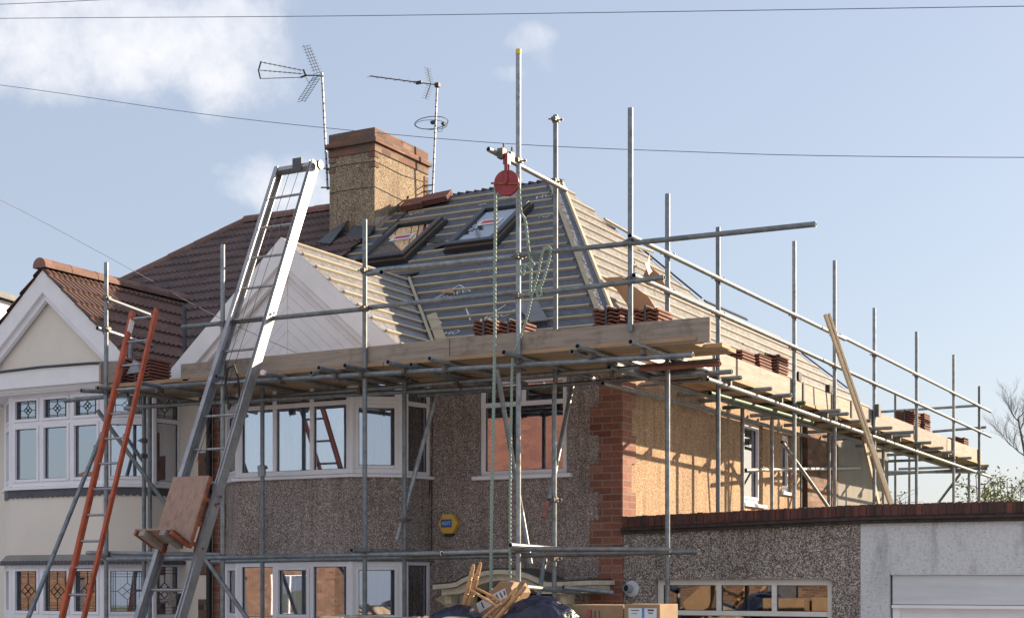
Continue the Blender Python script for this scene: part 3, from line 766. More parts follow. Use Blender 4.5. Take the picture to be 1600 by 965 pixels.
# roof windows
def skylight(x0, x1, y0, y1, lab, sky_label):
    def p(x, y, h): return fpt(x, y, h)
    def fr(mb, w, h0, h1, a=x0, b=x1, c=y0, d=y1):
        pts = lambda xx0, xx1, yy0, yy1: mb.add([p(xx0, yy0, h0), p(xx1, yy0, h0), p(xx1, yy1, h0), p(xx0, yy1, h0), p(xx0, yy0, h1), p(xx1, yy0, h1), p(xx1, yy1, h1), p(xx0, yy1, h1)], [(0,3,2,1),(4,5,6,7),(0,1,5,4),(1,2,6,5),(2,3,7,6),(3,0,4,7)])
        pts(a, a+w, c, d); pts(b-w, b, c, d); pts(a+w, b-w, c, c+w); pts(a+w, b-w, d-w, d)
    m = MB(); fr(m, .075, .085, .13); s = m.build('roof_window', 'skyframe', H, bevel=.006); s['label'] = lab
    m = MB(); fr(m, .03, .0, .085, x0+.012, x1-.012, y0+.012, y1-.012); m.build('kerb_frame', 'pine', s)
    m = MB(); fr(m, .02, .02, .07, x0-.03, x1+.03, y0-.03, y1+.03); m.build('flashing', 'skyframe', s)
    m = MB(); m.add([p(x0+.07, y0+.07, .1), p(x1-.07, y0+.07, .1), p(x1-.07, y1-.07, .1), p(x0+.07, y1-.07, .1)], [(0, 1, 2, 3)]); m.build('pane', 'glass', s)
    m = MB(); m.quad(p(x0+.07, y0+.07, .05), p(x1-.07, y0+.07, .05), p(x1-.07, y1-.07, .05), p(x0+.07, y1-.07, .05)); m.build('blind', 'grpdark', s)
    cx_, cy_ = (x0+x1)/2, (y0+y1)/2+.05
    m = MB(); m.prism([p(cx_-.17, cy_-.07, .104), p(cx_+.17, cy_-.07, .104), p(cx_+.17, cy_+.08, .104), p(cx_-.17, cy_+.08, .104)], FN*.002); m.build('sticker', 'label', s)
    m = MB(); m.prism([p(cx_-.12, cy_-.03, .108), p(cx_+.12, cy_-.03, .108), p(cx_+.12, cy_+.045, .108), p(cx_-.12, cy_+.045, .108)], FN*.001); m.build('sticker_print', 'redprint', s)
skylight(-4.75, -4.0, 2.04, 3.04, 'roof window nearer the chimney, reflecting it', '')
skylight(-3.44, -2.74, 2.16, 3.16, 'roof window nearer the hip, reflecting sky', '')
# chimney (shared stack) - part of our house
ch = MB(); cx0, cx1, cy0, cy1 = -5.97, -5.2, 3.1, 4.5
ch.box((cx0, cy0, 4.4), (cx1, cy1, 6.0)); chim = ch.build('chimney', 'pebblechim', H)
ch = MB(); ch.box((cx0-.015, cy0-.015, 6.0), (cx1+.015, cy1+.015, 6.12)); ch.box((cx0-.05, cy0-.05, 6.12), (cx1+.05, cy1+.05, 6.19)); ch.box((cx0-.01, cy0-.01, 6.19), (cx1+.01, cy1+.01, 6.33))
for z in (5.92, 5.78): ch.box((cx1-.1, cy0-.012, z), (cx1+.012, cy0+.1, z+.07)); ch.box((cx0-.012, cy0-.012, z), (cx0+.1, cy0+.1, z+.07))
for i in range(9): ch.box((cx1-.09, cy1-.1, 5.25+i*.08), (cx1+.012, cy1+.012, 5.25+i*.08+.07))
ch.build('brick_cap', 'brickold', chim, bevel=.004)
ch = MB(); ch.box((cx0+.04, cy0+.04, 6.33), (cx1-.04, cy1-.04, 6.35)); ch.build('flaunching', 'mortar', chim)
rr = random.Random(5); ch = MB(); pts = []
for i in range(15): pts.append((cx1+.012, cy0+.02+i*.098, 5.07+.35*(i/14)+.17*math.exp(-((i-9)/2.2)**2)+rr.uniform(-.02, .02)))
ch.prism([(cx1+.012, cy0, 4.6)]+pts+[(cx1+.012, cy1, 4.6)], (-.02, 0, 0)); ch.build('mortar_patch', 'mortar', chim)
ch = MB(); ch.prism([(cx0+.4, 2.9, front_z(2.9)+.04), (cx1+.05, 2.9, front_z(2.9)+.04), (cx1+.02, 3.08, 4.93), (cx0+.42, 3.08, 4.97)], FN*.02)
ch.prism([(cx0-.0, 2.8, front_z(2.8)+.08), (cx0+.3, 2.7, front_z(2.7)+.08), (cx0+.35, 3.08, 5.06), (cx0+.1, 3.08, 4.96)], FN*.02); ch.build('flashing', 'lead', chim)
ch = MB()
for zz in (5.5, 5.86): ch.path([(cx0-.004, cy0-.006, zz), (cx0+.4, cy0-.008, zz+.01), (cx1+.006, cy0-.006, zz), (cx1+.008, 3.8, zz-.03), (cx1+.006, cy1, zz+.02)], .004, 6)
ch.build('tie_wire', 'cable', chim)
# porch canopy
def pc(px, py, y=-.62): return U(px, py, y=y)
top = [(676, 913), (700, 911), (712, 909), (722, 903), (738, 896), (758, 891), (780, 889), (800, 890), (820, 895), (838, 903), (850, 909), (880, 908), (922, 906)]
def lower(pts, d): return [(a, b+d) for a, b in pts]
m = MB(); m.prism([pc(*p) for p in top]+[pc(*p) for p in lower(top, 7)[::-1]], (0, .6, 0)); por = m.build('porch_canopy', 'creamstone', H)
t2 = [(690, 920), (712, 918), (728, 910), (744, 903), (762, 898), (780, 896), (800, 897), (818, 902), (832, 909), (846, 916), (880, 916), (918, 914)]
t3 = [(690, 929), (718, 927), (734, 920), (750, 912), (764, 908), (780, 906), (800, 907), (814, 911), (828, 919), (844, 927), (880, 927), (918, 925)]
m = MB(); m.prism([pc(a, b, -.57) for a, b in t2]+[pc(a, b, -.57) for a, b in t3[::-1]], (0, .55, 0)); m.build('arch_moulding', 'creamstone', por)
m = MB(); m.prism([pc(a, b-3, -.55) for a, b in top]+[pc(a, b-1, -.55) for a, b in top[::-1]], (0, .55, 0)); m.build('canopy_lead', 'lead', por)
m = MB()
for px in (700, 880): 
    a = pc(px, 929, -.5); m.box((a.x-.04, -.5, a.z-.09), (a.x+.04, -.35, a.z))
a = pc(700, 935, -.3); m.prism([(a.x-.1, -.4, a.z), (a.x+.25, -.02, a.z-.35), (a.x+.32, -.02, a.z-.3), (a.x, -.4, a.z+.05)], (.0, .06, 0))
m.box((-1.95, -.05, GZ), (-1.75, .0, -.1)); m.box((-.75, -.05, GZ), (-.55, .0, -.1)); m.build('corbel', 'creamstone', por)
m = MB(); m.box((-1.85, .05, GZ), (-.8, .1, -.13)); m.build('front_door', 'dark', H)
# small pieces fixed to the wall
m = MB(); m.path([U(672, 750, y=-.01), U(668, 800, y=-.02), U(667, 845, y=-.02), U(671, 868, y=-.015)], .006, 6); m.path([U(677, 560, y=-.015), U(675, 700, y=-.02), U(674, 860, y=-.015)], .005, 6); m.build('wall_cable', 'cable', H)
m = MB(); m.tube((PARTY+.0, -.07, GZ), (PARTY+.0, -.07, 2.25), .035, 12); m.tube((PARTY-.05, -.12, 2.1), (PARTY-.05, -.12, 2.32), .05, 12); m.build('downpipe', 'black', H, smooth=40)
m = MB(); m.box((.0+.02, -.32, EZ-.17), (.05, 11, EZ-.02)); m.box((GAX+GHW, -.32, EZ-.17), (.05, -.3, EZ-.02)); m.build('fascia', 'whitepaint', H)
m = MB(); m.quad((-.02, -.3, 2.36), (.1, -.3, 2.36), (.1, 11.2, 2.36), (-.02, 11.2, 2.36)); m.build('eaves_soffit', 'ply', H)

# ================================================================== NEIGHBOUR
Nn = thing('rendered_house', (-8.3, 4, 0), 'cream rendered semi with brown ribbed tiles and leaded bay windows at left', 'house', 'pair of semi detached houses')
m = MB(); wall(m, (2*PARTY, 0), (PARTY-.0, 0), GZ, 2.42, .25, []); m.box((2*PARTY, .25, GZ), (2*PARTY+.25, 8, 2.42)); m.box((2*PARTY, 7.9, GZ), (PARTY, 8, 2.42)); m.build('wall', 'cream', Nn)
NB = [(2*PARTY-a, b) for a, b in BAY[::-1]]
m = bay(Nn, NB, 'cream', False, 0); m.build('bay_apron', 'cream', Nn)
m = bay(Nn, NB, 'cream', True, 0); m.build('bay_base', 'cream', Nn)
bay_windows(Nn, NB, 'top', 'all', 'curtain', 'curtain', '')
NC = 2*PARTY-GAX
m = MB(); m.prism([V((a, b, 2.33)) for a, b in NB], (0, 0, .04)); m.build('bay_soffit', 'whitepaint', Nn)
gable(Nn, NC, False)
m = MB(); m.box((NC-GHW+.0, GY-.01, 2.37), (NC+1.42, GY+.12, 2.56)); m.box((NC-1.45, GY+.07, 2.33), (NC+1.4, GY+.2, 2.37)); m.build('beam', 'whitepaint', Nn)
m = MB(); m.path([(NC-GHW+.05, GY-.015, 2.545), (NC-.8, GY-.02, 2.585), (NC, GY-.02, 2.60), (NC+.8, GY-.02, 2.59), (NC+1.45, GY-.015, 2.56)], .018, 8); m.build('lead_drip', 'lead', Nn)
# scalloped trim + pent strip round the bay
Q = [V((a, b, 0)) for a, b in NB]; ctr = V((NC, 0, 0))
m = MB(); m2 = MB(); m3 = MB()
for i in range(5):
    a, b = Q[i], Q[i+1]; L = (b-a).length; u = (b-a)/L; n = V((u.y, -u.x, 0)); k = max(2, round(L/.085))
    for j in range(k):
        s0 = L*j/k; w = L/k
        pts = [a+u*s0+V((0, 0, 1.12))]+[a+u*(s0+w/2-w/2*math.cos(t*math.pi/6))+V((0, 0, 1.05-.03*math.sin(t*math.pi/6))) for t in range(7)]+[a+u*(s0+w)+V((0, 0, 1.12))]
        m.prism([p+n*.012 for p in pts], n*.01)
    o1, o2 = a+(a-ctr).normalized()*.1, b+(b-ctr).normalized()*.1
    if i == 0: o1 = a+V((-.08, 0, 0))
    if i == 4: o2 = b+V((.08, 0, 0))
    m2.quad(o1+V((0, 0, .215)), o2+V((0, 0, .215)), b+V((0, 0, .31)), a+V((0, 0, .31)))
    k = max(2, round(L/.05))
    for j in range(k):
        q0 = o1.lerp(o2, j/k); q1 = o1.lerp(o2, (j+1)/k); m3.tube(q0.lerp(q1, .5)+V((0, 0, .21))-n*.05, q0.lerp(q1, .5)+V((0, 0, .21))+n*.008, (q1-q0).length*.48, 8)
m.build('scalloped_trim', 'slate', Nn); m2.build('pent_strip', 'greyrender', Nn); m3.build('pent_edge', 'slate', Nn)
# main roof, left slopes
A2 = mir(APEX); B0 = mir(C0)
ncl = lambda p, q: (p, V((-(q-p).y, (q-p).x, 0)))   # vertical plane through p,q ; keeps right of direction? (tested per use)
hipn = V((-(A2-B0).y, (A2-B0).x, 0))                # outward = left of the hip
tile_sheet('roof_tiles', 'tile', Nn, (B0.x, -.42, EZ-.085), (1, 0, 0), (0, 1, FS), 6.3, 5.6, [(B0, hipn), (V((PARTY+.32, 0, 0)), V((1, 0, 0))), (V((0, 4.0, 0)), V((0, 1, 0)))], roll=.09, gauge=.3)
m = MB(); m.quad(B0, (PARTY, -.3, EZ), (PARTY, 4, 5.5), A2); m.quad(A2, (PARTY, 4, 5.5), (PARTY, 8.3, EZ), (B0.x, 8.3, EZ)); m.quad(B0, A2, (B0.x, 8.3, EZ)); m.build('rear_roof', 'tile', Nn)
m = MB(); ridge_tiles(m, A2+V((0, 0, .06)), V((cx0, 4, 5.56)), .1); ridge_tiles(m, B0+V((0, 0, .06)), A2+V((0, 0, .06)), .09); m.build('ridge_tiles', 'ridge', Nn)
# gable roof
for sg in (1, -1):
    v = V((-sg*1, 0, GS)).normalized(); o = V((NC+sg*(GHW+.05), GY-.03, GAZ-GS*(GHW+.05)))
    vt = (NC-0, (GAZ-EZ)/FS-.3); vbx = NC+sg*(GAZ-EZ)/GS
    p = V((NC, (GAZ-EZ)/FS-.3+.03, 0)); q_ = V((vbx, -.3+.03, 0)); nn = V((-(q_-p).y, (q_-p).x, 0)); 
    if nn.y < 0: nn = -nn
    o2_ = o if sg > 0 else o
    tile_sheet('gable_tiles', 'gabletile', Nn, o2_, (0, 1, 0), v, 3.4, 2.3, [(p, nn), (V((NC, 0, 0)), V((-sg, 0, 0)))], roll=.09, gauge=.3, off=.01)
m = MB(); ridge_tiles(m, (NC, GY-.05, GAZ+.07), (NC, (GAZ-EZ)/FS-.25, GAZ+.07), .1, .42); m.build('gable_ridge', 'ridge', Nn)
m = MB(); m.path([(NC+GHW+.08, GY, GFZ-.02), (NC+GHW+.08, -.35, GFZ-.02)], .05, 10); m.tube((PARTY-.25, -.42, EZ-.06), (PARTY+.15, -.42, EZ-.06), .05, 10); m.build('gutter', 'black', Nn)
q = MB(); quoins(q, PARTY-.02, -1, 1.86, side=False, base=.06, wide=.2); q.build('brick_quoins', 'brickold', Nn)
m = MB(); m.box((NC-GHW-.2, GY+.3, GFZ-.1), (NC-GHW+.1, 0, GFZ-.04)); m.build('soffit', 'whitepaint', Nn)
# third house further left
T = thing('white_house', (-16, 6, 0), 'sunlit white house wall edge beyond the cream gable at far left', 'house')
m = MB(); m.box((-22, .6, GZ), (-13.4, 9, 2.6)); m.build('wall', 'cream', T)
m = MB(); m.prism([(-13.4, 1.5, 2.6), (-13.4, 7.4, 2.6), (-13.4, 7.4, 4.55), (-13.4, 1.5, 4.95)], (-.25, 0, 0)); m.build('dormer_wall', 'whitepaint', T)
m = MB(); m.prism([(-13.3, 1.3, 4.98), (-13.3, 7.6, 4.55), (-13.3, 7.6, 4.65), (-13.3, 1.3, 5.08)], (-5, 0, 0)); m.build('dormer_roof', 'lead', T)
m = MB(); m.prism([(-12.9, .2, 2.5), (-12.9, 5, 4.4), (-12.9, 9.4, 2.5)], (-9, 0, 0)); m.build('roof', 'tile', T)
window(T, (-15.6, .6), (-14.2, .6), 1.1, 2.2, [.5], 1.9, set_in=-.08, curtain='curtain')

# ================================================================== GARAGES
G = thing('pebbledash_garage', (1.3, 3, 0), 'flat roofed brown pebbledash garage with brick parapet beside the house', 'garage')
gx1 = 2.53
def cz(x): return .66+.065*min(x, 2.53)/2.53
m = MB(); wall(m, (.016, .0), (gx1, 0), GZ, .45, .22, [(.36, 2.23, GZ, .005)])
m.quad((.016, 0, .45), (gx1, 0, .45), (gx1, 0, .56), (.016, 0, .5)); m.quad((.016, .22, .45), (gx1, .22, .45), (gx1, .22, .56), (.016, .22, .5)); m.quad((.016, 0, .5), (gx1, 0, .56), (gx1, .22, .56), (.016, .22, .5))
m.box((gx1-.2, .22, GZ), (gx1-.02, 7.0, .38)); m.box((.02, 6.8, GZ), (gx1, 7.0, .38)); m.build('wall', 'pebblegarage', G)
def coping(x0, x1, par, nm='coping'):
    m = MB(); n_ = int((x1-x0)/.075); rr = random.Random(int(x1*10))
    for i in range(n_):
        a = x0+(x1-x0)*i/n_; b = x0+(x1-x0)*(i+1)/n_-.008; z = cz(a)
        j = rr.uniform(-.004, .004); m.box((a, -.045+j, z-.115), (b, .2+j, z+rr.uniform(-.004, .004)))
    c = m.build(nm, 'brickcope', par, bevel=.004)
    m = MB(); m.prism([(x0, -.04, cz(x0)-.12), (x1, -.04, cz(x1)-.12), (x1, -.04, cz(x1)-.008), (x0, -.04, cz(x0)-.008)], (0, .23, 0)); m.build('mortar_bed', 'darkcourse', c)
    m = MB(); m.prism([(x0, -.075, cz(x0)-.15), (x1, -.075, cz(x1)-.15), (x1, -.075, cz(x1)-.122), (x0, -.075, cz(x0)-.122)], (0, .28, 0))
    m.prism([(x0, -.05, cz(x0)-.185), (x1, -.05, cz(x1)-.185), (x1, -.05, cz(x1)-.152), (x0, -.05, cz(x0)-.152)], (0, .25, 0)); m.build('creasing_tiles', 'darkcourse', c)
coping(.016, gx1, G)
m = MB(); m.box((.02, .225, .30), (gx1+4, 7.0, .36)); m.build('flat_roof', 'felt_roofing', G)
# timber window strip over the doors
w = window(G, (.38, -.0), (2.245, -.0), -.5, .005, [.36, .675], -.34, set_in=.06, fr=.06, topmull=(1,), frame='oldwhite', glassmat='glassdim')
m = MB(); m.box((.44, .1, GZ), (1.3, .14, -.46)); m.box((1.31, .1, GZ), (2.2, .14, -.46)); m.build('door', 'creamstone', G)
m = MB(); m.box((.3, 1.6, GZ), (2.3, 1.65, .2)); m.build('interior_partition', 'dark', G)
W = thing('white_garage', (4.2, 3, 0), 'white roughcast garage with stained wall and pale fascia board at right', 'garage')
m = MB(); wall(m, (gx1, .0), (6.6, 0), GZ, .555, .22, [(.28, 3.2, GZ, .05)]); m.box((6.4, .22, GZ), (6.6, 7, .3)); m.box((gx1, 6.8, GZ), (6.6, 7, .3)); m.build('wall', 'roughwhite', W)
coping(gx1, 6.6, W)
m = MB(); m.box((2.83, .03, -.235), (5.72, .07, .04)); m.build('fascia_panel', 'fasciaply', W, bevel=.003)
m = MB(); m.box((2.83, .0, -.27), (5.72, .1, -.24)); m.box((2.83, .0, .044), (5.72, .08, .052)); m.box((2.83, .04, GZ), (2.9, .12, -.27)); m.build('door_frame', 'whitepaint', W)
m = MB(); m.box((2.9, .09, GZ), (5.7, .12, -.3)); 
for i in range(14): m.box((2.9, .08, GZ+.1+i*.13), (5.7, .09, GZ+.19+i*.13))
m.build('door', 'whitepaint', W)
# outside lamp / flue
p = U(986, 919, y=-.02)
fl = thing('boiler_flue', (p.x, -.02, p.z+EYE), 'round white flue collar with dark mouth beside the brick quoin', 'flue')
m = MB(); m.lathe(p+V((0, .02, 0)), (0, -1, 0), [(0, .085), (.01, .084), (.014, .07), (.02, .066), (.024, .05)], 24); m.build('collar', 'fasciaply', fl, smooth=40)
m = MB(); m.lathe(p+V((-.01, -.01, .0)), (-.25, -1, .1), [(0, .042), (.07, .042), (.07, .034), (.03, .033)], 20); m.build('pipe', 'grpdark', fl, smooth=40)
m = MB(); q = p+V((-.01, -.01, 0)); dd = V((-.25, -1, .1)).normalized(); m.tube(q+dd*.04, q+dd*.062, .032, 16); m.build('mouth', 'black', fl)
# alarm box
p = U(704, 818, y=-.0); ab = thing('alarm_box', (p.x, -.0, p.z+EYE), 'yellow hexagonal burglar alarm box with blue badge on the pebbledash', 'alarm box')
hexa = [(.128*math.cos(R(60*i)), .128*math.sin(R(60*i))*.98) for i in range(6)]
m = MB(); m.prism([(p.x+a, -.07, p.z+b) for a, b in hexa], (0, .07, 0)); m.build('case', 'adtyellow', ab, bevel=.008)
m = MB(); m.prism([(p.x+a, -.05, p.z+b) for a, b in ((-.055, -.1), (.055, -.1), (.045, -.135), (-.03, -.145), (-.05, -.13))], (0, .05, 0)); m.build('strobe', 'black', ab)
m = MB(); m.box((p.x-.082, -.073, p.z-.04), (p.x+.056, -.0705, p.z+.05)); bd = m.build('badge', 'adtblue', ab)
textmesh('ADT', .058, 'label', bd, 'lettering', (p.x-.013, -.0745, p.z+.004), (1, 0, 0), (0, 0, 1), (0, -1, 0))

# ================================================================== SCAFFOLD
SC = thing('scaffold', (-1.5, -1.5, 0), 'galvanised tube scaffold with boarded platform wrapping the house front and side', 'scaffold')
YO, YI, YW, XO, XI = -1.9, -1.15, -.35, 1.0, .4
def P_(name, p0, p1, mat='galv', hollow=True, r=.02415):
    m = MB(); m.tube(p0, p1, r, 14, hollow=hollow); return m.build(name, mat, SC, smooth=40)
ncoup = [0]
def coupler(p, a, b=None):
    """clamp at p gripping a tube along a, with bolt sticking out"""
    p = V(p); a = V(a).normalized(); b = V(b or (1, 0, 0)).normalized(); m = MB()
    m.tube(p-a*.028, p+a*.028, .034, 10); q = a.cross(b); q = q.normalized() if q.length > .1 else a.orthogonal().normalized()
    m.beam(p-q*.05, p+q*.05, .05, .036, a); m.tube(p+q*.03-b*.03, p+q*.03+b*.07, .008, 6); m.tube(p-q*.045-b*.055, p-q*.045+b*.03, .007, 6)
    m.lathe(p+q*.03+b*.05, b, [(0, .014), (.012, .014)], 6); m.build('coupler', 'coupler', SC)
Z = V((0, 0, 1)); X = V((1, 0, 0)); Y = V((0, 1, 0))
ROOFZ = .36
def pole(px, top_py, x=None, y=None, bot=None, name='upright_pole', mat='galv'):
    p = U(px, top_py, x=x, y=y); b = GZ if bot is None else bot
    P_(name, (p.x, p.y, b), (p.x, p.y, p.z), mat); return p
for px, ty in ((166, 410), (348, 382), (570, 343), (810, 80)): pole(px, ty, y=YO)
p = pole(985, 169, y=YO, bot=2.25); XO = p.x
p = U(810, 80, y=YO); m = MB(); m.tube(p+V((0,0,-.03)), p+V((0, 0, .015)), .0265, 14); m.build('end_cap', 'yellow', SC)
pole(225, 600, y=YI); pole(410, 600, y=YI); pole(632, 588, y=YI); pole(868, 180, y=YI, bot=1.95); pole(866, 600, y=YI)
pole(234, 600, y=YI-.05)
# side row
SP = {}
for px, ty in ((1043, 303), (1122, 355), (1241, 377), (1304, 407), (1366, 481), (1432, 518), (1490, 554), (1530, 603)):
    q = U(px, ty, x=XO); SP[px] = q
    P_('upright_pole', (q.x, q.y, ROOFZ if 0.2 < q.y < 7 else GZ), q)
for px in (1160, 1206, 1295, 1380):
    q = U(px, 640, x=XI); P_('upright_pole', (q.x, q.y, ROOFZ if 0.2 < q.y < 7 else GZ), (q.x, q.y, 2.15))
# rear poles
for px, ty, xx in ((1399, 613, -.6), (1421, 700, -.2), (1514, 733, .7)):
    q = U(px, ty, y=14.0); P_('upright_pole', (q.x, q.y, GZ), q)
def tubeY(name, a, b, y0, y1=None, mat='galv', **k): return P_(name, U(*a, y=y0), U(*b, y=y0 if y1 is None else y1), mat, **k)
def tubeX(name, a, b, x0, x1=None, mat='galv', **k): return P_(name, U(*a, x=x0), U(*b, x=x0 if x1 is None else x1), mat, **k)
# front guard rails
tubeY('guard_rail', (574, 424), (806, 401), YO+.05); tubeY('guard_rail', (812, 398), (1275, 350), YO-.05)
tubeY('guard_rail', (285, 511), (574, 482), YO+.05); tubeY('guard_rail', (570, 481), (808, 456), YO+.05); tubeY('guard_rail', (812, 462), (1038, 433), YO-.05)
tubeY('guard_rail', (575, 428), (596, 425), YO-.06, YO-.3) 
# ledgers
lz = {}
tubeY('ledger', (200, 608), (400, 593), YO-.0-.05); tubeY('ledger', (384, 596), (1083, 554), YO-.05)
P_('ledger', (-5.9, YI+.05, 2.01), (1.5, YI+.05, 2.05), 'galv'); P_('ledger', (-2.3, YW, 2.03), (1.35, YW, 2.05)); P_('ledger', (-5.6, -1.25, 2.0), (-1.0, -1.0, 1.97))
tubeY('ledger', (1000, 576), (1126, 568), YI-.01, mat='redtube')
tubeX('ledger', (1105, 592), (1545, 744), XO+.05-.05+.05)
P_('ledger', (XI+.05, -1.3, 2.04), (XI+.05, 14.2, 2.06)); P_('ledger', (.15, -.8, 1.96), (.15, 6, 2.0)); P_('ledger', (.75, .6, 1.98), (.75, 4.2, 2.0), 'greentube')
# mid lift ledgers at the front
tubeY('ledger', (136, 863), (345, 866), YO+.05); tubeY('ledger', (168, 873), (330, 871), YO-.05); tubeY('ledger', (330, 871), (690, 864), YO-.05); tubeY('ledger', (330, 877), (810, 867), YI)
tubeY('ledger', (640, 865), (806, 860), YO+.05); tubeY('ledger', (806, 857), (1047, 858), YO-.05); tubeY('ledger', (640, 871), (1092, 861), YO+.08)
P_('transom', U(797, 851, y=YO-.3), U(882, 858, y=YI+.1)); P_('transom', U(549, 859, y=YO-.3), U(655, 862, y=-.85)); P_('transom', U(797, 914, y=YO-.35), U(905, 925, y=-.7)); P_('transom', U(880, 917, y=-1.2), U(957, 925, y=-.75))
# front transoms (run back to the wall under the boards)
for px, py, y1, col in ((338, 591, -.3, 0), (410, 582, -.3, 1), (498, 576, -.3, 0), (539, 573, -.9, 2), (606, 570, -.3, 0), (671, 565, -.3, 0), (787, 559, -.3, 0), (902, 556, -.3, 0), (985, 551, -.3, 0), (218, 600, -.9, 0)):
    a = U(px, py, y=YO-.36); P_('transom', (a.x, a.y, 2.095), (a.x-.02, y1, 2.085))
    if col == 1: m = MB(); m.tube((a.x, a.y-.005, 2.095), (a.x, a.y+.03, 2.095), .027, 12); m.build('end_cap', 'paper', SC)
    coupler((a.x, YO-.05, 2.045), X, Z)
for x_, l in ((-5.2, .6), (-4.6, .5), (-2.55, .4), (-1.35, .4), (.4, .4)): P_('transom', (x_, YO-.1, 2.095), (x_, -.3, 2.09)); coupler((x_, YI+.05, 2.0), X, Z)
# tube stubs at left end
tubeY('transom', (127, 610), (172, 612), YO-.3, YO+.1); tubeY('transom', (153, 606), (190, 608), YO-.25, YO+.2); tubeY('guard_rail', (101, 626), (200, 616), YO+.1)
tubeY('guard_rail', (152, 512), (237, 540), YO-.02, YO+.9); tubeY('guard_rail', (168, 467), (234, 492), YO-.04, YO+.5, mat='alu')
P_('upright_pole', U(204, 560, y=YI), U(204, 490, y=YI)); P_('upright_pole', U(288, 480, y=YW), U(289, 560, y=YW), 'lead')
# side transoms with real sticking-out ends
for px, py, cl in ((1109, 587, 'galv'), (1159, 589.5, 'galv'), (1206, 607, 'galv'), (1237, 617, 'galv'), (1258, 631, 'greentube'), (1313, 641, 'galv'), (1326, 646, 'galv'), (1360, 657, 'galv'), (1394, 668, 'galv'), (1429, 674.5, 'galv'), (1423, 680, 'galv'), (1455, 691, 'galv'), (1474, 699.5, 'galv'), (1489, 706, 'galv'), (1518, 715, 'galv'), (1545, 738, 'galv')):
    q = U(px, py, z=2.10)
    xx = min(max(q.x, XO+.12), XO+.45); q = U(px, py, x=xx)
    P_('transom', (xx, q.y, 2.10), (.02 if q.y < 11 else -.6, q.y+.02, 2.10), cl, r=.02415)
    if px % 2: coupler((XO+.05, q.y, 2.05), Y, Z)
# side guard rails
def rail_side(a, b, dz=0): tubeX('guard_rail', a, b, XO-.05 if dz == 0 else XO+.05)
tubeX('guard_rail', (984, 368), (1245, 494), XO+.05); tubeX('guard_rail', (1238, 490), (1320, 530), XO+.05); tubeX('guard_rail', (1312, 524), (1548, 643), XO+.05)
tubeX('guard_rail', (990, 430), (1246, 544), XO+.05); tubeX('guard_rail', (1232, 538), (1548, 682), XO+.05)
for px in (1043, 1122, 1241, 1304, 1366, 1432, 1490, 1530):
    q = SP[px]; t = (XO+.03-CX)/ray(px, 0).x
    for py in (905-(905-368)*1, ):
        pass
    for zc in ((905-(368+(px-984)*.487))/FPX, (905-(430+(px-990)*.451))/FPX):
        coupler((q.x, q.y, zc*(q-V((CX, CY, 0))).dot(V((DX, DY, 0)))), Z, X)
    coupler((q.x, q.y, 2.06), Z, X)
for px, pys in ((985, (378, 437)), (810, (401, 462, 578, 859, 251)), (570, (423, 482, 588, 862)), (348, (506, 870)), (868, (187, 283)), (166, (466, 514, 612)), (166, (870,)), (410, (730,))):
    for py in pys: q = U(px, py, y=YO if px not in (868, 410) else YI); coupler(q, Z, X if px > 500 else Y)
for px, py in ((225, 688), (225, 712), (632, 812), (632, 866), (1043, 862), (866, 780), (866, 872), (632, 592)):
    coupler(U(px, py, y=YI), Z, X)
m = MB(); q = U(411, 735, y=YI-.03); m.box((q.x-.05, q.y-.03, q.z-.06), (q.x+.04, q.y, q.z+.06)); m.build('coupler', 'galv', SC)
# rear return
tubeY('guard_rail', (1376, 643), (1530, 633), 14.0); tubeY('guard_rail', (1457, 674), (1541, 667), 14.0); tubeY('ledger', (1383, 741), (1542, 731), 14.0); tubeY('ledger', (1383, 737), (1540, 737), 13.2)
tubeY('guard_rail', (1165, 734), (1343, 731), 3.0, 9.0)
P_('guard_rail', (XI, 3.4, 1.36), (XI, 8.5, 1.42)) if False else None
# braces
tubeY('brace', (160, 676), (40, 975), YO-.05, YO-1.2); tubeY('brace', (152, 640), (262, 792), YO+.06, YO+.7); tubeY('brace', (316, 866), (400, 985), YO-.06, YO-.06)
tubeY('brace', (682, 616), (620, 842), YI+.3, YI-.05); tubeY('brace', (774, 562), (815, 800), YO+.06, YI-.05); tubeY('brace', (894, 604), (858, 780), YW-.2, YI-.05); tubeY('brace', (856, 782), (849, 808), YI-.05, YI-.1, mat='redtube')
tubeY('brace', (815, 799), (829, 880), YI-.05, YI-.05); tubeY('brace', (852, 872), (835, 965), YI, YI-.3)
tubeX('brace', (1222, 690), (1300, 800), XI+.05, XI+.2); tubeY('brace', (1500, 740), (1455, 800), 13.5, 13.9)
P_('brace', U(1244, 706, x=XI), U(1292, 786, x=XI)) if False else None
# boards: front platform runs, laid along x
bz0, bz1 = 2.125, 2.163
def board(p0, p1, w, mat, z0=bz0, z1=bz1, nm='scaffold_board'):
    m = MB(); p0 = V(p0); p1 = V(p1); c = (z0+z1)/2; m.beam(V((p0.x, p0.y, c+random.uniform(-.003, .003))), V((p1.x, p1.y, c+random.uniform(-.003, .003))), w, z1-z0); return m.build(nm, mat, SC, bevel=.004)
for i in range(7):
    y = YO+.12+i*.232
    xs = [(-4.4+random.uniform(-.08, .08), -1.5+random.uniform(-.3, .3))]; xs.append((xs[0][1]+.01, 1.55+random.uniform(-.1, .1) if i < 4 else .35))
    if i > 4: xs = [( -2.25, .3)]
    for a, b in xs: board((a, y, 0), (b, y, 0), .225, 'under_x')
for i in range(5): y = YO+.12+i*.232; board((-5.6, y, 0), (-4.25, y, 0), .225, 'under_x', bz1-.03, bz1+.01)
for i in range(3):
    x = XO-.13-i*.232
    for a, b in ((-.5, 3.3), (3.31, 7.1), (7.11, 10.9), (10.91, 14.4)): board((x, a, 0), (x, b, 0), .225, 'under_y')
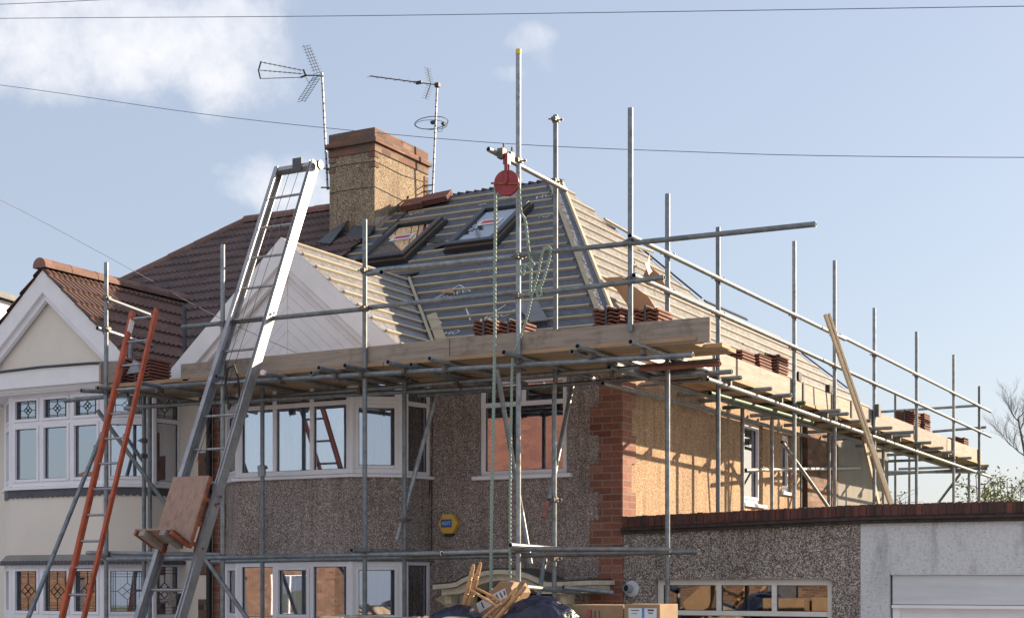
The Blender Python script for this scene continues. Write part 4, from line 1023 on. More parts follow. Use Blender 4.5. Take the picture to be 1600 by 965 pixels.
# end plates of boards catching light at the corner
m = MB()
for a in ((1.3, -1.7), (1.55, -1.3)): m.box((a[0], a[1], 2.12), (a[0]+.01, a[1]+.2, 2.168))
m.build('board_band', 'galv', SC)
# toe boards
def toe(p0, p1, mat, h=.215, z=2.105, t=.036): 
    m = MB(); p0 = V(p0); p1 = V(p1); m.beam(V((p0.x, p0.y, p0.z+h/2)), V((p1.x, p1.y, p1.z+h/2)), t, h); return m.build('toe_board', mat, SC, bevel=.004)
a = U(284, 600, y=YO+.05); b = U(704, 564, y=YO+.05); c = U(1110, 534, y=YO+.05)
toe(a, V((b.x-.004, b.y, b.z)), 'board_x'); toe(V((b.x+.004, b.y, b.z)), c, 'board_x', .222)
m = MB(); m.beam((a.x, YO+.045, 2.083), (b.x, YO+.045, 2.09), .225, .036); m.beam((b.x+.02, YO+.045, 2.09), (1.35, YO+.045, 2.092), .225, .036)
toeys = [(-1.05, .95), (1.0, 3.25), (3.28, 5.4), (5.42, 8.4), (8.42, 11.2), (11.22, 14.1)]
for y0, y1 in toeys: toe((XO-.045, y0, 2.165), (XO-.045+random.uniform(-.006, .006), y1, 2.165), 'board_y', .218)
toe((-5.5, YO-.02, 2.19), (-5.35, YI, 2.19), 'board_x', .22)
m = MB()
for y in (3.3, 5.4, 4.6): m.box((XO-.02, y-.03, 2.16), (XO-.012, y+.03, 2.40))
m.build('toe_clip', 'lead', SC)
for px, py in ((1295, 605), (1247, 585)): q = U(px, py, x=XO-.1); m = MB(); m.box((q.x-.03, q.y-.06, q.z-.07), (q.x+.03, q.y+.06, q.z+.03)); m.build('block', 'black', SC)
q = SP[1366]; m = MB(); m.box((q.x+.02, q.y-.06, 2.28), (q.x+.08, q.y+.05, 2.45)); m.build('block', 'lead', SC)

# gin wheel beam
P_('pulley_beam', U(763, 233, y=YO-.45), U(884, 297, y=YI+.05), 'alu2')
for px, py in ((784, 241), (797, 247)):
    q = U(px, py, y=YO-.3+(px-784)*.008); m = MB(); m.box((q.x-.03, q.y-.035, q.z-.04), (q.x+.03, q.y+.035, q.z+.05)); m.tube(q+V((.02, 0, .02)), q+V((.02, 0, .1)), .01, 8); m.build('coupler', 'coupler', SC)
gp = U(792, 286, y=YO-.28)
GW = thing('gin_wheel', (gp.x, gp.y, gp.z+EYE), 'red rope pulley wheel hanging from the tube above the roof windows', 'pulley')
m = MB(); ax = V((-.25, 1, 0)).normalized(); rW = .118
m.lathe(gp-ax*.022, ax, [(0, .1), (0.001, rW), (.008, rW+.002), (.012, rW-.02), (.032, rW-.02), (.036, rW+.002), (.044, rW), (.045, .1)], 40); m.build('wheel', 'red', GW, smooth=35)
m = MB(); m.beam(gp-ax*.035+V((0, 0, -.02)), gp-ax*.035+V((0, 0, .2)), .03, .008, ax); m.beam(gp+ax*.035+V((0, 0, -.02)), gp+ax*.035+V((0, 0, .2)), .03, .008, ax); m.box((gp.x-.025, gp.y-.03, gp.z+.17), (gp.x+.025, gp.y+.03, gp.z+.27)); m.tube(gp-ax*.05, gp+ax*.05, .016, 10); m.build('hanger', 'red', GW)
m = MB(); s_ = ax.cross(Z); m.beam(gp-s_*.145-ax*.03+V((0, 0, -.0)), gp+s_*.13-ax*.03+V((0, 0, -.02)), .012, .016); m.build('guard_bar', 'rust', GW)
# ropes
def rope(pts, label, y=None, r=.0135):
    # pts px,py,y
    P = [U(a, b, y=c) for a, b, c in pts]; Q = []
    for i in range(len(P)-1):
        p0 = P[max(i-1, 0)]; p1 = P[i]; p2 = P[i+1]; p3 = P[min(i+2, len(P)-1)]
        for t in range(6):
            t /= 6; Q.append(.5*((2*p1)+(p2-p0)*t+(2*p0-5*p1+4*p2-p3)*t*t+(3*p1-p0-3*p2+p3)*t**3))
    Q.append(P[-1]); m = MB(); m.path(Q, r, 8); return solo(m, 'rope', 'rope', label, 'rope', smooth=60)
yy = YO-.3
rope([(774, 288, yy), (774, 350, yy), (773, 450, yy), (773, 540, yy), (770, 700, yy), (768, 800, yy), (767, 960, yy)], 'green rope hanging straight down from the left side of the red pulley wheel', r=.016)
rope([(811, 288, yy+.05), (814, 330, yy+.1), (821, 345, yy+.1), (825, 380, yy+.1), (829, 405, YO-.1), (834, 413, YO-.1), (826, 418, YO-.08), (816, 414, YO-.09), (812, 423, YO-.1), (816, 430, YO-.1), (821, 418, YO-.1), (829, 412, YO-.1), (829, 450, YO-.1), (828, 462, YO-.1)], 'pale rope knotted from the right side of the pulley down to the lower guard rail')
rope([(855, 388, YO-.09), (848, 395, YO-.1), (840, 430, YO-.1), (832, 460, YO-.1), (822, 500, YO-.12), (808, 540, YO-.12), (801, 560, YO-.12), (799, 640, YO-.15), (797, 760, YO-.15), (797, 905, YO-.15)], 'green rope looped over the guard rail and trailing down past the flat window')
rope([(850, 388, YO-.02), (857, 386, YO-.09), (861, 392, YO-.09), (857, 410, YO-.09), (848, 440, YO-.1), (844, 450, YO-.1), (846, 460, YO-.1), (840, 462, YO-.1), (842, 448, YO-.1), (848, 442, YO-.09)], 'short rope tail tied round the rail right of the long loop')
# tile bundles
def bundle(c, ux, n, W, L, label, x_tiles=None):
    c = V(c); ux = V(ux).normalized(); uy = Z.cross(ux); th = .036
    o = thing('tile_bundle', (c.x, c.y, c.z+EYE), label, 'tiles', 'bundles of roof tiles set out on the scaffold boards')
    for i in range(n):
        m = MB(); z = c.z+i*th; sx = random.uniform(-.006, .006); K = 14; k0 = len(m.v)
        for j in range(K+1):
            t = j/K; h = .011*math.sin(t*math.pi*4)+.0
            for yy_, zz in ((-L/2, 0), (L/2, 0), (L/2, .019), (-L/2, .019)): m.v.append(c+ux*(sx+W*(t-.5))+uy*(yy_+sx*1.3)+V((0, 0, z-c.z+h+zz+.013)))
        for j in range(K):
            a = k0+4*j
            for q in range(4): m.f.append((a+q, a+(q+1) % 4, a+4+(q+1) % 4, a+4+q))
        m.f += [(k0, k0+1, k0+2, k0+3), (k0+4*K, k0+4*K+3, k0+4*K+2, k0+4*K+1)]
        m.build('tile', 'newtile', o)
    m = MB(); h = n*th+.022
    for s_ in (-1, 1): m.beam(c+ux*(s_*.0)-uy*(L/2+.008)*s_+V((0, 0, 0)), c-uy*(L/2+.008)*s_+V((0, 0, h)), .022, .004, ux.cross(Z))
    m.beam(c-uy*L/2+V((0, 0, h)), c+uy*L/2+V((0, 0, h)), .022, .004); m.build('strap', 'lead', o)
PZ = bz1+.002
def fb(px0, px1, top, label, y=-1.5, ang=0):
    a = U(px0, top, y=y); b = U(px1, top, y=y); c = (a+b)/2; n = max(4, int((c.z-PZ)/.036)+1); bundle((c.x, y+.15, PZ), (math.cos(ang), math.sin(ang), 0), n, abs(b.x-a.x)*.82, .34, label)
fb(735, 774, 504, 'strapped bundle of red tiles just left of the hanging green rope', ang=.12); fb(776, 817, 503, 'strapped bundle of red tiles between the green rope and the tall pole')
fb(925, 978, 487, 'strapped bundle of red tiles at the foot of the hip', ang=-.1); fb(986, 1034, 485, 'strapped bundle of red tiles under the brown plywood sheet')
def sb(px0, px1, top, label, x=.66):
    a = U(px0, top, x=x); b = U(px1, top, x=x); c = (a+b)/2; n = max(4, int((c.z-PZ)/.036)+1); bundle((x, c.y, PZ), (1, 0, 0), n, .3, min(.42, max(.2, b.y-a.y)), label)
sb(1140, 1160, 552, 'nearest strapped tile bundle on the side platform'); sb(1165, 1190, 556, 'second tile bundle on the side platform from the corner'); sb(1196, 1214, 560, 'third tile bundle on the side platform, just before the tall pole')
sb(1412, 1425, 644, 'front one of two tile bundles far down the side platform'); sb(1428, 1442, 648, 'rear one of two tile bundles far down the side platform'); sb(1487, 1506, 686, 'farthest tile bundle at the end of the side platform')
q = U(200, 590, y=-1.5); bundle((-5.15, -1.55, PZ+.01), (1, .1, 0), 8, .36, .4, 'loose stack of tiles behind the orange ladder at the left end')
m = MB(); q = U(207, 575, y=-1.78); m.prism([q+V((-.09, 0, -.06)), q+V((.1, 0, -.05)), q+V((.07, 0, .05)), q+V((.0, .02, .1))], (0, .03, .01)); solo(m, 'polythene_scrap', 'grpdark', 'crumpled clear grey sheet on the tiles behind the orange ladder', 'sheet')
# old wrapped board at the left corner
m = MB(); q = U(180, 590, y=YO+.12); m.box((q.x-.12, YO+.0, 2.18), (q.x+.16, YO+.04, 2.42)); solo(m, 'offcut_board', 'board_x', 'short dirty board upright beside the leftmost tall pole', 'board', bevel=.01)

# plywood on side roof and torn paper
pl = (tuple((SS, 0, 1)), EZ+SS*.08+.11)
yp = U(990, 497, pl=(pl[0], pl[1]-.09)).y
mb = MB(); mb.prism([U(a, b, y=yp) for a, b in ((941, 434), (972, 432), (990, 447), (1013, 463), (1039, 505), (1045, 556), (1030, 566), (997, 500), (963, 452))], (0, .02, 0))
solo(mb, 'plywood_sheet', 'ply', 'brown plywood offcut standing on edge down the sunlit side roof above the tiles', 'plywood sheet')
yp = U(1020, 447, pl=(pl[0], pl[1]-.09)).y
mb = MB(); mb.prism([U(a, b, y=yp) for a, b in ((1004, 432), (1010, 420), (1018, 418), (1030, 428), (1040, 446), (1022, 446), (1008, 440))], (0, .02, 0))
solo(mb, 'timber_offcut', 'ply', 'brown board scrap behind the torn white paper on the side roof', 'board')
mb = MB(); pl2 = (pl[0], pl[1]+.12); mb.prism([U(a, b, pl=pl2) for a, b in ((1007, 408), (1011, 414), (1015, 397), (1015, 418), (1019, 424), (1015, 428), (1014, 430), (1011, 422))], SN*.004)
solo(mb, 'torn_paper', 'paper', 'torn white paper standing up on the side roof slope', 'paper')
mb = MB(); mb.beam(spt(-1.9, 4.4, .06), spt(-2.0, 6.0-.6, .06), .03, .03, SN); mb.beam(spt(-2.25, 4.3, .06), spt(-2.2, 5.0, .06), .05, .03, SN); solo(mb, 'loose_batten', 'batten_y', 'loose batten offcuts lying near the top of the side roof', 'batten')
# loose ridge tiles by the chimney
def loose(px, py, w, ang, label):
    q = U(px, py, pl=((0, -FS, 1), EZ+FS*.3+.06)); m = MB(); u_ = V((math.cos(ang), math.sin(ang)*.8, math.sin(ang)*.6)).normalized(); v_ = FN.cross(u_)
    for i in range(3): m.add([q+u_*a+v_*b+FN*(h+i*.028) for h in (0, .02) for a, b in ((-w, -.13), (w, -.13), (w, .13), (-w, .13))], [(0,3,2,1),(4,5,6,7),(0,1,5,4),(1,2,6,5),(2,3,7,6),(3,0,4,7)])
    solo(m, 'loose_tile', 'newtile', label, 'tile', 'loose tiles by the chimney', bevel=.004)
loose(648, 322, .17, .1, 'few red tiles lying against the foot of the chimney'); loose(684, 313, .2, .15, 'small heap of red tiles on the ridge right of the chimney')
m = MB(); m.tube(U(672, 300, y=4.2), U(598, 365, y=2.9), .012, 8); solo(m, 'aerial_lead', 'cable', 'cable slanting down the roof beside the chimney', 'cable')

# ================================================================== planks leaning on the side rail
def plank(a, b, x0, x1, label, w=.04, t=.03):
    p0 = U(*a, x=x0); p1 = U(*b, x=x1); d = (p1-p0); k = (p1.z-ROOFZ)/(p0.z-p1.z); p2 = p1+d*k
    m = MB(); m.beam(p0, p2, w, t, V((1, -.6, 0))); solo(m, 'plank', 'plank', label, 'plank', 'planks leaning on the side scaffold', bevel=.003)
plank((1289, 491), (1389, 783), XO+.1, 1.55, 'long pale plank leaning leftmost against the side rail'); plank((1295, 490), (1393, 783), XO+.06, 1.42, 'long pale plank leaning just right of the leftmost one', .035)
plank((1329, 596), (1392, 783), XO+.1, 1.5, 'shorter plank with its top below the guard rail'); plank((1343, 660), (1372, 783), XO-.4, 1.0, 'short plank behind the long leaning ones', .05)

# ================================================================== LADDERS
# aluminium hoist
def LPy(z): return -2.1+.44*(z-2.25)
HL = thing('hoist_ladder', (-3.45, LPy(GZ), 0), 'tall aluminium hoist track leaning over the toe board past the white gable', 'hoist')
ld = V((0, .44, 1)).normalized(); ln = V((0, -1, .44)).normalized()
zt = 4.52
def lp(x, z): return V((x, LPy(z), z))
xl, xr = -3.64, -3.16
for x0, x1 in ((xl-.03, xl), (xr+.02, xr)):
    m = MB(); rt = x0 > -3.4; a_, b_ = lp(x0-.03, GZ), lp(x1, zt); wx = .024 if rt else -.024
    m.beam(a_+X*wx, b_+X*wx, .007, .112, ln)
    for q in (-.0525, .0525): m.beam(a_+ln*q-X*wx*.1, b_+ln*q-X*wx*.1, .044, .0066, ln)
    m.build('side_rail', 'alu', HL)
m = MB(); 
for s_ in (-1, 1): m.beam(lp(xr+.02, GZ)+ln*.062+V((s_*.02, 0, 0)), lp(xr, zt)+ln*.062+V((s_*.02, 0, 0)), .006, .012, ln)
m.build('rail_lip', 'alu2', HL)
z = -.1; i = 0
while z < zt-.1:
    m = MB(); m.tube(lp(xl-.01, z), lp(xr, z), .014, 10); m.build('rung', 'alu2', HL, smooth=40); z += .355
m = MB(); m.beam(lp(xl-.03, zt-.03), lp(xr+.03, zt-.03), .09, .05, ld); m.build('head_bar', 'alu2', HL, bevel=.006)
m = MB(); c = lp((xl+xr)/2+.05, zt+.0)+ln*.05; m.box((c.x-.06, c.y-.02, c.z-.09), (c.x+.06, c.y+.0, c.z+.05)); m.build('head_plate', 'slate', HL)
m = MB(); c = lp(xr+.03, zt-.03)+V((.035, 0, 0)); m.tube(c, c+V((.03, 0, 0)), .05, 14); m.build('sheave', 'black', HL)
m = MB()
for dx in (-.05, .08): m.tube(lp(-3.4+dx, zt)+ln*.03, lp(-3.45+dx*.6, 1.15)+ln*.08, .003, 6)
m.build('hoist_cable', 'cable', HL)
m = MB(); pts = [U(358, 640, y=-2.3), U(352, 600, y=-2.3), U(356, 575, y=-2.35), U(366, 570, y=-2.4), U(372, 590, y=-2.35), U(374, 625, y=-2.3)]; m.path(pts, .012, 6); m.build('power_cable', 'black', HL)
for z_, xx in ((.75, xr+.01), (2.7, xr+.01)):
    for k in (0, .07): m = MB(); c = lp(xx, z_+k)+V((.03, 0, 0)); m.tube(c, c+V((.02, 0, 0)), .013, 10); m.build('bolt', 'coupler', HL)
# carriage
CA = thing('hoist_carriage', (-3.45, -3.2, EYE+.4), 'scuffed plywood tile carriage on an orange frame riding the hoist track', 'hoist carriage')
zb_ = .30; o = lp(-3.41, zb_)+ln*.16
m = MB(); m.beam(o+V((0, 0, 0)), o+ld*.72, .46, .022, ln); m.build('back_board', 'hoistboard', CA, bevel=.004)
m = MB(); sh = (ln*1.0+ld*.05).normalized(); m.beam(o+ld*.0+ln*.0, o+sh*.27, .5, .022, ld); m.build('shelf_board', 'hoistboard', CA, bevel=.004)
for sx in (-.13, .13): m = MB(); m.beam(o+V((sx, 0, 0))+sh*.0-ld*.045, o+V((sx, 0, 0))+sh*.29-ld*.045, .07, .06, ld); m.build('bearer', 'board_x', CA)
for sx in (-.225, .225):
    m = MB()
    m.beam(o+V((sx, 0, 0))-ln*.025-ld*.05, o+V((sx, 0, 0))-ln*.025+ld*.72, .03, .03, ln); m.beam(o+V((sx*.96, 0, 0))-ln*.12-ld*.05, o+V((sx*.96, 0, 0))-ln*.12+ld*.5, .03, .03, ln)
    m.beam(o+V((sx, 0, 0))-ld*.04, o+V((sx, 0, 0))-ld*.04+sh*.28, .03, .04, ld)
    for t in (0., .22, .48): m.beam(o+V((sx, 0, 0))-ln*.03+ld*t, o+V((sx, 0, 0))-ln*.16+ld*(t+.03), .025, .04, ld)
    m.build('frame', 'rust', CA, bevel=.003)
for sx in (-.235, .235):
    for t in (.0, .47): m = MB(); c = o+V((sx, 0, 0))-ln*.15+ld*t; m.tube(c-X*.03, c+X*.03, .03, 14); m.tube(c-X*.05, c+X*.05, .012, 8); m.build('roller', 'rust', CA)
m = MB(); c = lp(-3.28, -.2)+ln*.02; m.box((c.x-.05, c.y-.05, c.z-.06), (c.x+.05, c.y+.03, c.z+.06)); m.tube(c, c+V((-.12, -.08, -.02)), .02, 8); solo(m, 'track_clamp', 'coupler', 'small dark clamp at the foot of the hoist track', 'clamp')
# orange ladder
def OP(z): return -2.05+.41*(z-2.95)
def op(x, z): return V((x, OP(z), z))
OL = thing('orange_ladder', (-4.6, OP(GZ), 0), 'orange fibreglass ladder with aluminium rungs leaning at the left end of the scaffold', 'ladder')
on = V((0, -1, .41)).normalized(); od = V((0, .41, 1)).normalized()
x = lambda z, s: (-4.72 + (z-1.0)*.095*1.0)*1.0
def ox(z, s): return (-4.62-.0+(.93-z)*-.0) 
def stile(z, s): 
    # the ladder leans slightly sideways
    a = -4.545+(z+.38)*(-4.861+4.545)/(2.879+.382); b = -4.262+(z+.38)*(-4.532+4.262)/(2.85+.38)
    return a if s < 0 else b
for s_ in (-1, 1):
    m = MB(); m.beam(op(stile(GZ, s_), GZ), op(stile(2.9, s_), 2.9), .026, .058, on); m.beam(op(stile(GZ, s_), GZ)+on*.029+X*.012*s_, op(stile(2.9, s_), 2.9)+on*.029+X*.012*s_, .032, .008, on); m.build('side_rail', 'grp', OL, bevel=.004)
    z = 2.8; m = MB(); m.beam(op(stile(z, s_), z), op(stile(z-.14, s_), z-.14), .031, .062, on); m.build('end_cap', 'paper' if s_ < 0 else 'grp', OL)
z = -.42
while z < 2.85:
    m = MB(); m.tube(op(stile(z, -1), z), op(stile(z, 1), z), .014, 10); m.build('rung', 'alu2', OL, smooth=40); z += .27

# ================================================================== AERIALS
def aerial1():
    y = 3.35; o = U(507, 205, y=y)
    A = thing('television_aerial', (o.x, o.y, EYE+5.2), 'three boom television aerial with mesh reflectors on a tall mast left of the chimney', 'aerial', 'television aerials')
    m = MB(); a = U(503, 114, y=y); b = U(512, 296, y=y); m.tube(a, b, .017, 10); m.build('mast', 'alu', A)
    m = MB()
    for i in range(16): p = a.lerp(b, (i+.6)/17); m.tube(p-V((0, 0, .008)), p+V((0, 0, .008)), .0178, 10)
    m.build('mast_band', 'black', A)
    m = MB()
    for py in (263, 293):
        m.path([U(502, py, y=y-.04), U(511, py, y=y-.05), (cx0-.03, y+.02, U(511, py+4, y=y).z), (cx0, y+.1, U(511, py+6, y=y).z)], .011, 8)
    m.path([U(512, 265, y=y), U(519, 268, y=y), U(522, 276, y=y), U(521, 288, y=y), U(513, 295, y=y)], .012, 8); m.build('bracket', 'slate', A)
    m = MB(); hub = U(498, 118, y=y); m.tube(U(505, 118, y=y), U(476, 118, y=y), .01, 8)
    tips = [(405, 97), (405, 110), (405, 123)]
    m.tube(U(474, 109, y=y), U(478, 119, y=y), .014, 8); m.tube(U(470, 121, y=y), U(480, 117, y=y), .014, 8)
    m.path([U(408, 96, y=y), U(404, 110, y=y), U(407, 123, y=y)], .012, 6)
    for k, (tx, ty) in enumerate(tips):
        s0 = U(472, 110+k*5.5, y=y+.0); e = U(tx+2, ty, y=y); m.tube(s0, e, .005, 6)
        for j in range(9):
            p = s0.lerp(e, j/8.5); m.tube(p-V((.012, .06, .022)), p+V((.012, .06, .022)), .003, 5)
    m.build('boom', 'cable', A)
    for (ax_, ay, bx_, by) in ((496, 114, 479, 72), (495, 121, 471, 158)):
        m = MB(); s0 = U(ax_, ay, y=y); e = U(bx_, by, y=y)
        for off in (-.03, 0, .03):
            d = V((.3*off*1.6, off*1.9, 0)); m.tube(s0+d, e+d, .004, 5)
        for j in range(10): p = s0.lerp(e, j/9); m.tube(p-V((.03, .065, .03)), p+V((.03, .065, .03)), .0035, 5)
        m.build('reflector', 'cable', A)
    m = MB(); m.path([U(478, 121, y=y), U(482, 129, y=y), U(490, 124, y=y), U(497, 119, y=y)], .004, 5); m.build('lead_wire', 'cable', A)
def aerial2():
    y = 4.4; o = U(680, 220, y=y)
    A = thing('television_aerial', (o.x, o.y, EYE+5.4), 'single boom television aerial above a ring aerial on the mast right of the chimney', 'aerial', 'television aerials')
    m = MB(); a = U(683, 131, y=y); b = U(676, 303, y=y); m.tube(a, b, .016, 10); m.build('mast', 'alu', A)
    m = MB()
    for i in range(16): p = a.lerp(b, (i+.6)/17); m.tube(p-V((0, 0, .008)), p+V((0, 0, .008)), .0168, 10)
    m.build('mast_band', 'black', A)
    m = MB(); s0 = U(684, 133, y=y); e = U(578, 119, y=y); m.tube(s0, e, .008, 6)
    for px in (579, 593, 607, 621, 635, 645, 651, 656): q = s0.lerp(e, (684-px)/106); m.tube(q-V((.01, .07, .035)), q+V((.01, .07, .035)), .004, 5)
    q = s0.lerp(e, .27); m.box((q.x-.05, q.y-.02, q.z-.02), (q.x+.05, q.y+.02, q.z+.02)); m.box((s0.x-.04, s0.y-.03, s0.z-.03), (s0.x+.03, s0.y+.03, s0.z+.03)); m.build('boom', 'cable', A)
    m = MB()
    for c in ((668, 107), (665, 154)):
        h = U(673, 131, y=y); e = U(*c, y=y); m.tube(h, e, .006, 5)
        for j in range(1, 7): p = h.lerp(e, j/6); m.tube(p-V((.015, .07, .0)), p+V((.015, .07, .0)), .0035, 5)
    m.build('reflector', 'cable', A)
    m = MB(); c = U(674, 192, y=y); R_ = .245
    m.path([c+V((R_*math.cos(t/20*math.pi), R_*math.sin(t/20*math.pi), .03*math.cos(t/20*math.pi))) for t in range(40)], .006, 6, closed=True)
    m.path([c+V((R_*.95*math.cos(t/20*math.pi), R_*.95*math.sin(t/20*math.pi), -.03)) for t in range(40)], .004, 6, closed=True)
    m.box((c.x-.0, c.y-.03, c.z-.02), (c.x+.07, c.y+.03, c.z+.02)); q = U(693, 194, y=y-.1); m.tube(q-V((0, .03, 0)), q+V((0, .03, 0)), .025, 10); m.path([q, q+V((-.03, 0, -.1)), q+V((-.09, 0, -.1)), q+V((-.12, 0, -.03))], .004, 5); m.build('ring_aerial', 'cable', A)
    m = MB()
    for py in (290, 299): m.tube(U(652, py+1, y=y), U(677, py-1, y=y), .01, 8)
    m.build('bracket', 'cable', A)
aerial1(); aerial2()

# ================================================================== OVERHEAD WIRES
def wire(pts, label, y, r=.0028):
    P = [U(a, b, y=yy_) for (a, b), yy_ in zip(pts, y)]; Q = []
    for i in range(len(P)-1):
        p0 = P[max(i-1, 0)]; p1 = P[i]; p2 = P[i+1]; p3 = P[min(i+2, len(P)-1)]
        for t in range(8): t /= 8; Q.append(.5*((2*p1)+(p2-p0)*t+(2*p0-5*p1+4*p2-p3)*t*t+(3*p1-p0-3*p2+p3)*t**3))
    Q.append(P[-1]); m = MB(); m.path(Q, r, 6); solo(m, 'overhead_wire', 'wire', label, 'wire', 'overhead telephone wires')
wire([(-300, 33), (0, 29), (500, 25.5), (1000, 19), (1600, 10), (1900, 6)], 'thin wire running right across the top of the sky', [-4]*6, .0028)
wire([(-300, 18), (0, 7), (160, 0), (400, -12)], 'thin wire cutting the top left corner of the sky', [-4]*4, .0028)
wire([(-300, 100), (0, 133), (300, 176), (540, 203), (800, 225), (1100, 238), (1300, 243.5), (1600, 246), (1900, 244)], 'long dark wire sagging behind the tall poles and above the chimney', [-1.2]*9, .0032)
wire([(-200, 225), (0, 312), (207, 422), (330, 490), (463, 551)], 'wire slanting down from the left edge to the white gable', [-6, -4.5, -3, -2.1, -1.05], .0028)

# ================================================================== SKIP WITH BAGS, BOXES AND BROKEN CHAIR
SK = thing('skip', (-.9, -3.2, 0), 'yellow builders skip below the porch heaped with waste', 'skip')
yk = -3.0
m = MB()
prof = [(-2.4, -.95), (-2.0, GZ+.12), (.75, GZ+.12), (1.15, -.95)]
for y0 in (yk-.8, yk+.85): m.prism([(a, y0, b) for a, b in prof], (0, .05, 0))
m.prism([(-2.4, yk-.8, -.95), (-2.0, yk-.8, GZ+.12), (-1.95, yk-.8, GZ+.12), (-2.34, yk-.8, -.95)], (0, 1.7, 0)); m.prism([(1.15, yk-.8, -.95), (.75, yk-.8, GZ+.12), (.7, yk-.8, GZ+.12), (1.09, yk-.8, -.95)], (0, 1.7, 0))
m.box((-2.0, yk-.8, GZ+.01), (.75, yk+.9, GZ+.13)); m.build('body', 'skip', SK)
m = MB(); 
for y0 in (yk-.82, yk+.88): m.tube((-2.45, y0, -.95), (1.2, y0, -.95), .03, 8)
m.build('rim', 'skip', SK)
rr = random.Random(2); m = MB(); nx, ny = 22, 12
for i in range(nx+1):
    for j in range(ny+1):
        xx = -2.2+3.2*i/nx; yy_ = yk-.74+1.56*j/ny; e = min(i, nx-i)/5; e = min(1, e)*min(1, min(j, ny-j)/3)
        m.v.append(V((xx, yy_, -1.05+.68*e+rr.uniform(-.06, .06))))
for i in range(nx):
    for j in range(ny): a = i*(ny+1)+j; m.f.append((a, a+1, a+ny+2, a+ny+1))
m.build('rubble', 'rubble', SK)
def bag(px0, px1, top, y, label, hz=.5, seed=1):
    a = U(px0, top, y=y); b = U(px1, top, y=y); c = (a+b)/2; rx = (b.x-a.x)/2; 
    bm = bmesh.new(); bmesh.ops.create_icosphere(bm, subdivisions=5, radius=1)
    m = MB()
    for v in bm.verts:
        p = v.co.normalized(); n_ = noise.noise(p*1.6+V((seed, 0, 0)))*.16+noise.noise(V((p.x*5, p.y*5, p.z*1.6))+V((0, seed, 0)))*.07+abs(noise.noise(p*7+V((seed, 3, 0))))*.06
        q = p*(1+n_); sq = max(-.8, q.z); m.v.append(V((c.x+q.x*rx, y+.1+q.y*.3, c.z-hz*.5+sq*hz*.5)))
    m.f = [tuple(v.index for v in f.verts) for f in bm.faces]; bm.free()
    return solo(m, 'rubbish_bag', 'bag', label, 'bag', 'dark rubbish bags on the skip', smooth=80)
bag(655, 765, 949, -3.1, 'dark blue rubbish bag bulging left of the broken chair', .5, 1); bag(776, 892, 934, -3.0, 'dark blue rubbish bag right of the chair legs', .55, 4)
def boxx(pts_px, y, depth, label, lab=None):
    m = MB(); P = [U(a, b, y=y) for a, b in pts_px]; xs = [min(p.x for p in P), max(p.x for p in P)]; z1 = max(p.z for p in P)
    o = thing('cardboard_box', ((xs[0]+xs[1])/2, y, EYE+z1-.45), label, 'box', 'cardboard boxes on the skip')
    m.box((xs[0], y, z1-.45), (xs[1], y+depth, z1)); m.build('carton', 'card', o, bevel=.006)
    for (la, lb, lc, ld_, mt) in lab or []:
        a = U(la, lb, y=y-.003); b = U(lc, ld_, y=y-.003); m = MB(); m.box((a.x, y-.004-.001*('ink' in mt or mt == 'redprint'), b.z), (b.x, y-.0015, a.z)); m.build('printed_label' if mt == 'label' else 'print', mt, o)
boxx([(975, 943), (1031, 965)], -2.75, .4, 'cardboard box with white and blue label at the right end of the skip', [(982, 949, 1026, 975, 'label'), (1003, 949, 1007, 975, 'blueink'), (986, 952, 999, 953.5, 'ink'), (1012, 951, 1022, 954, 'ink'), (1013, 956, 1020, 958, 'ink'), (987, 957, 996, 958, 'ink')])
boxx([(893, 944), (974, 965)], -2.65, .45, 'plain brown cardboard box between the bag and the labelled box', [(917, 951, 921, 972, 'redprint'), (923, 951, 924.5, 972, 'ink'), (929, 953, 930.5, 968, 'ink'), (936, 953, 937, 968, 'ink')])
# tilted box behind the chair
bx = thing('cardboard_box', (-1.4, -2.6, EYE-.6), 'tilted cardboard box with two white labels behind the broken chair legs', 'box', 'cardboard boxes on the skip')
yb_ = -2.62
poly = [U(a, b, y=yb_) for a, b in ((735, 953), (782, 907), (795, 909), (801, 925), (783, 965), (750, 985))]
m = MB(); m.prism(poly, (0, .35, 0)); m.build('carton', 'card', bx, bevel=.006)
for qd in (((744, 942), (763, 932), (770, 944), (749, 957)), ((768, 929), (789, 918), (793, 932), (776, 940))):
    m = MB(); m.prism([U(a, b, y=yb_-.002) for a, b in qd], (0, .001, 0)); m.build('printed_label', 'label', bx)
m = MB()
for (a, b, c, d_) in ((752, 940, 756, 949), (775, 928, 779, 935), (781, 925, 785, 933), (787, 922, 789, 929)): m.beam(U(a, b, y=yb_-.004), U(c, d_, y=yb_-.004), .014, .001, Y)
m.build('print', 'ink', bx)
# broken chair (turned legs in the air)
CHR = thing('broken_chair', (-1.3, -2.95, EYE-.7), 'upturned wooden chair frame with turned legs sticking out of the skip', 'chair')
def leg(a, b, y0, y1, nm='leg', r=.02):
    p0 = U(*a, y=y0); p1 = U(*b, y=y1); d = p1-p0; L = d.length; pr = []
    for t, k in ((0, .62), (.04, .75), (.1, .95), (.2, 1.0), (.25, 1.1), (.27, .75), (.29, 1.15), (.31, .8), (.33, 1.12), (.35, 1), (.6, 1.15), (.62, .8), (.64, 1.2), (.66, .8), (.68, 1.2), (.72, 1.1), (1, 1)): pr.append((t*L, r*k))
    m = MB(); m.lathe(p0, d, pr, 14); m.build(nm, 'turned', CHR, smooth=50)
leg((740, 881), (723, 953), -2.9, -2.9); leg((751, 878), (731, 955), -2.75, -2.75)
leg((822, 915), (776, 965), -3.05, -3.1); leg((807, 918), (772, 962), -2.85, -2.95)
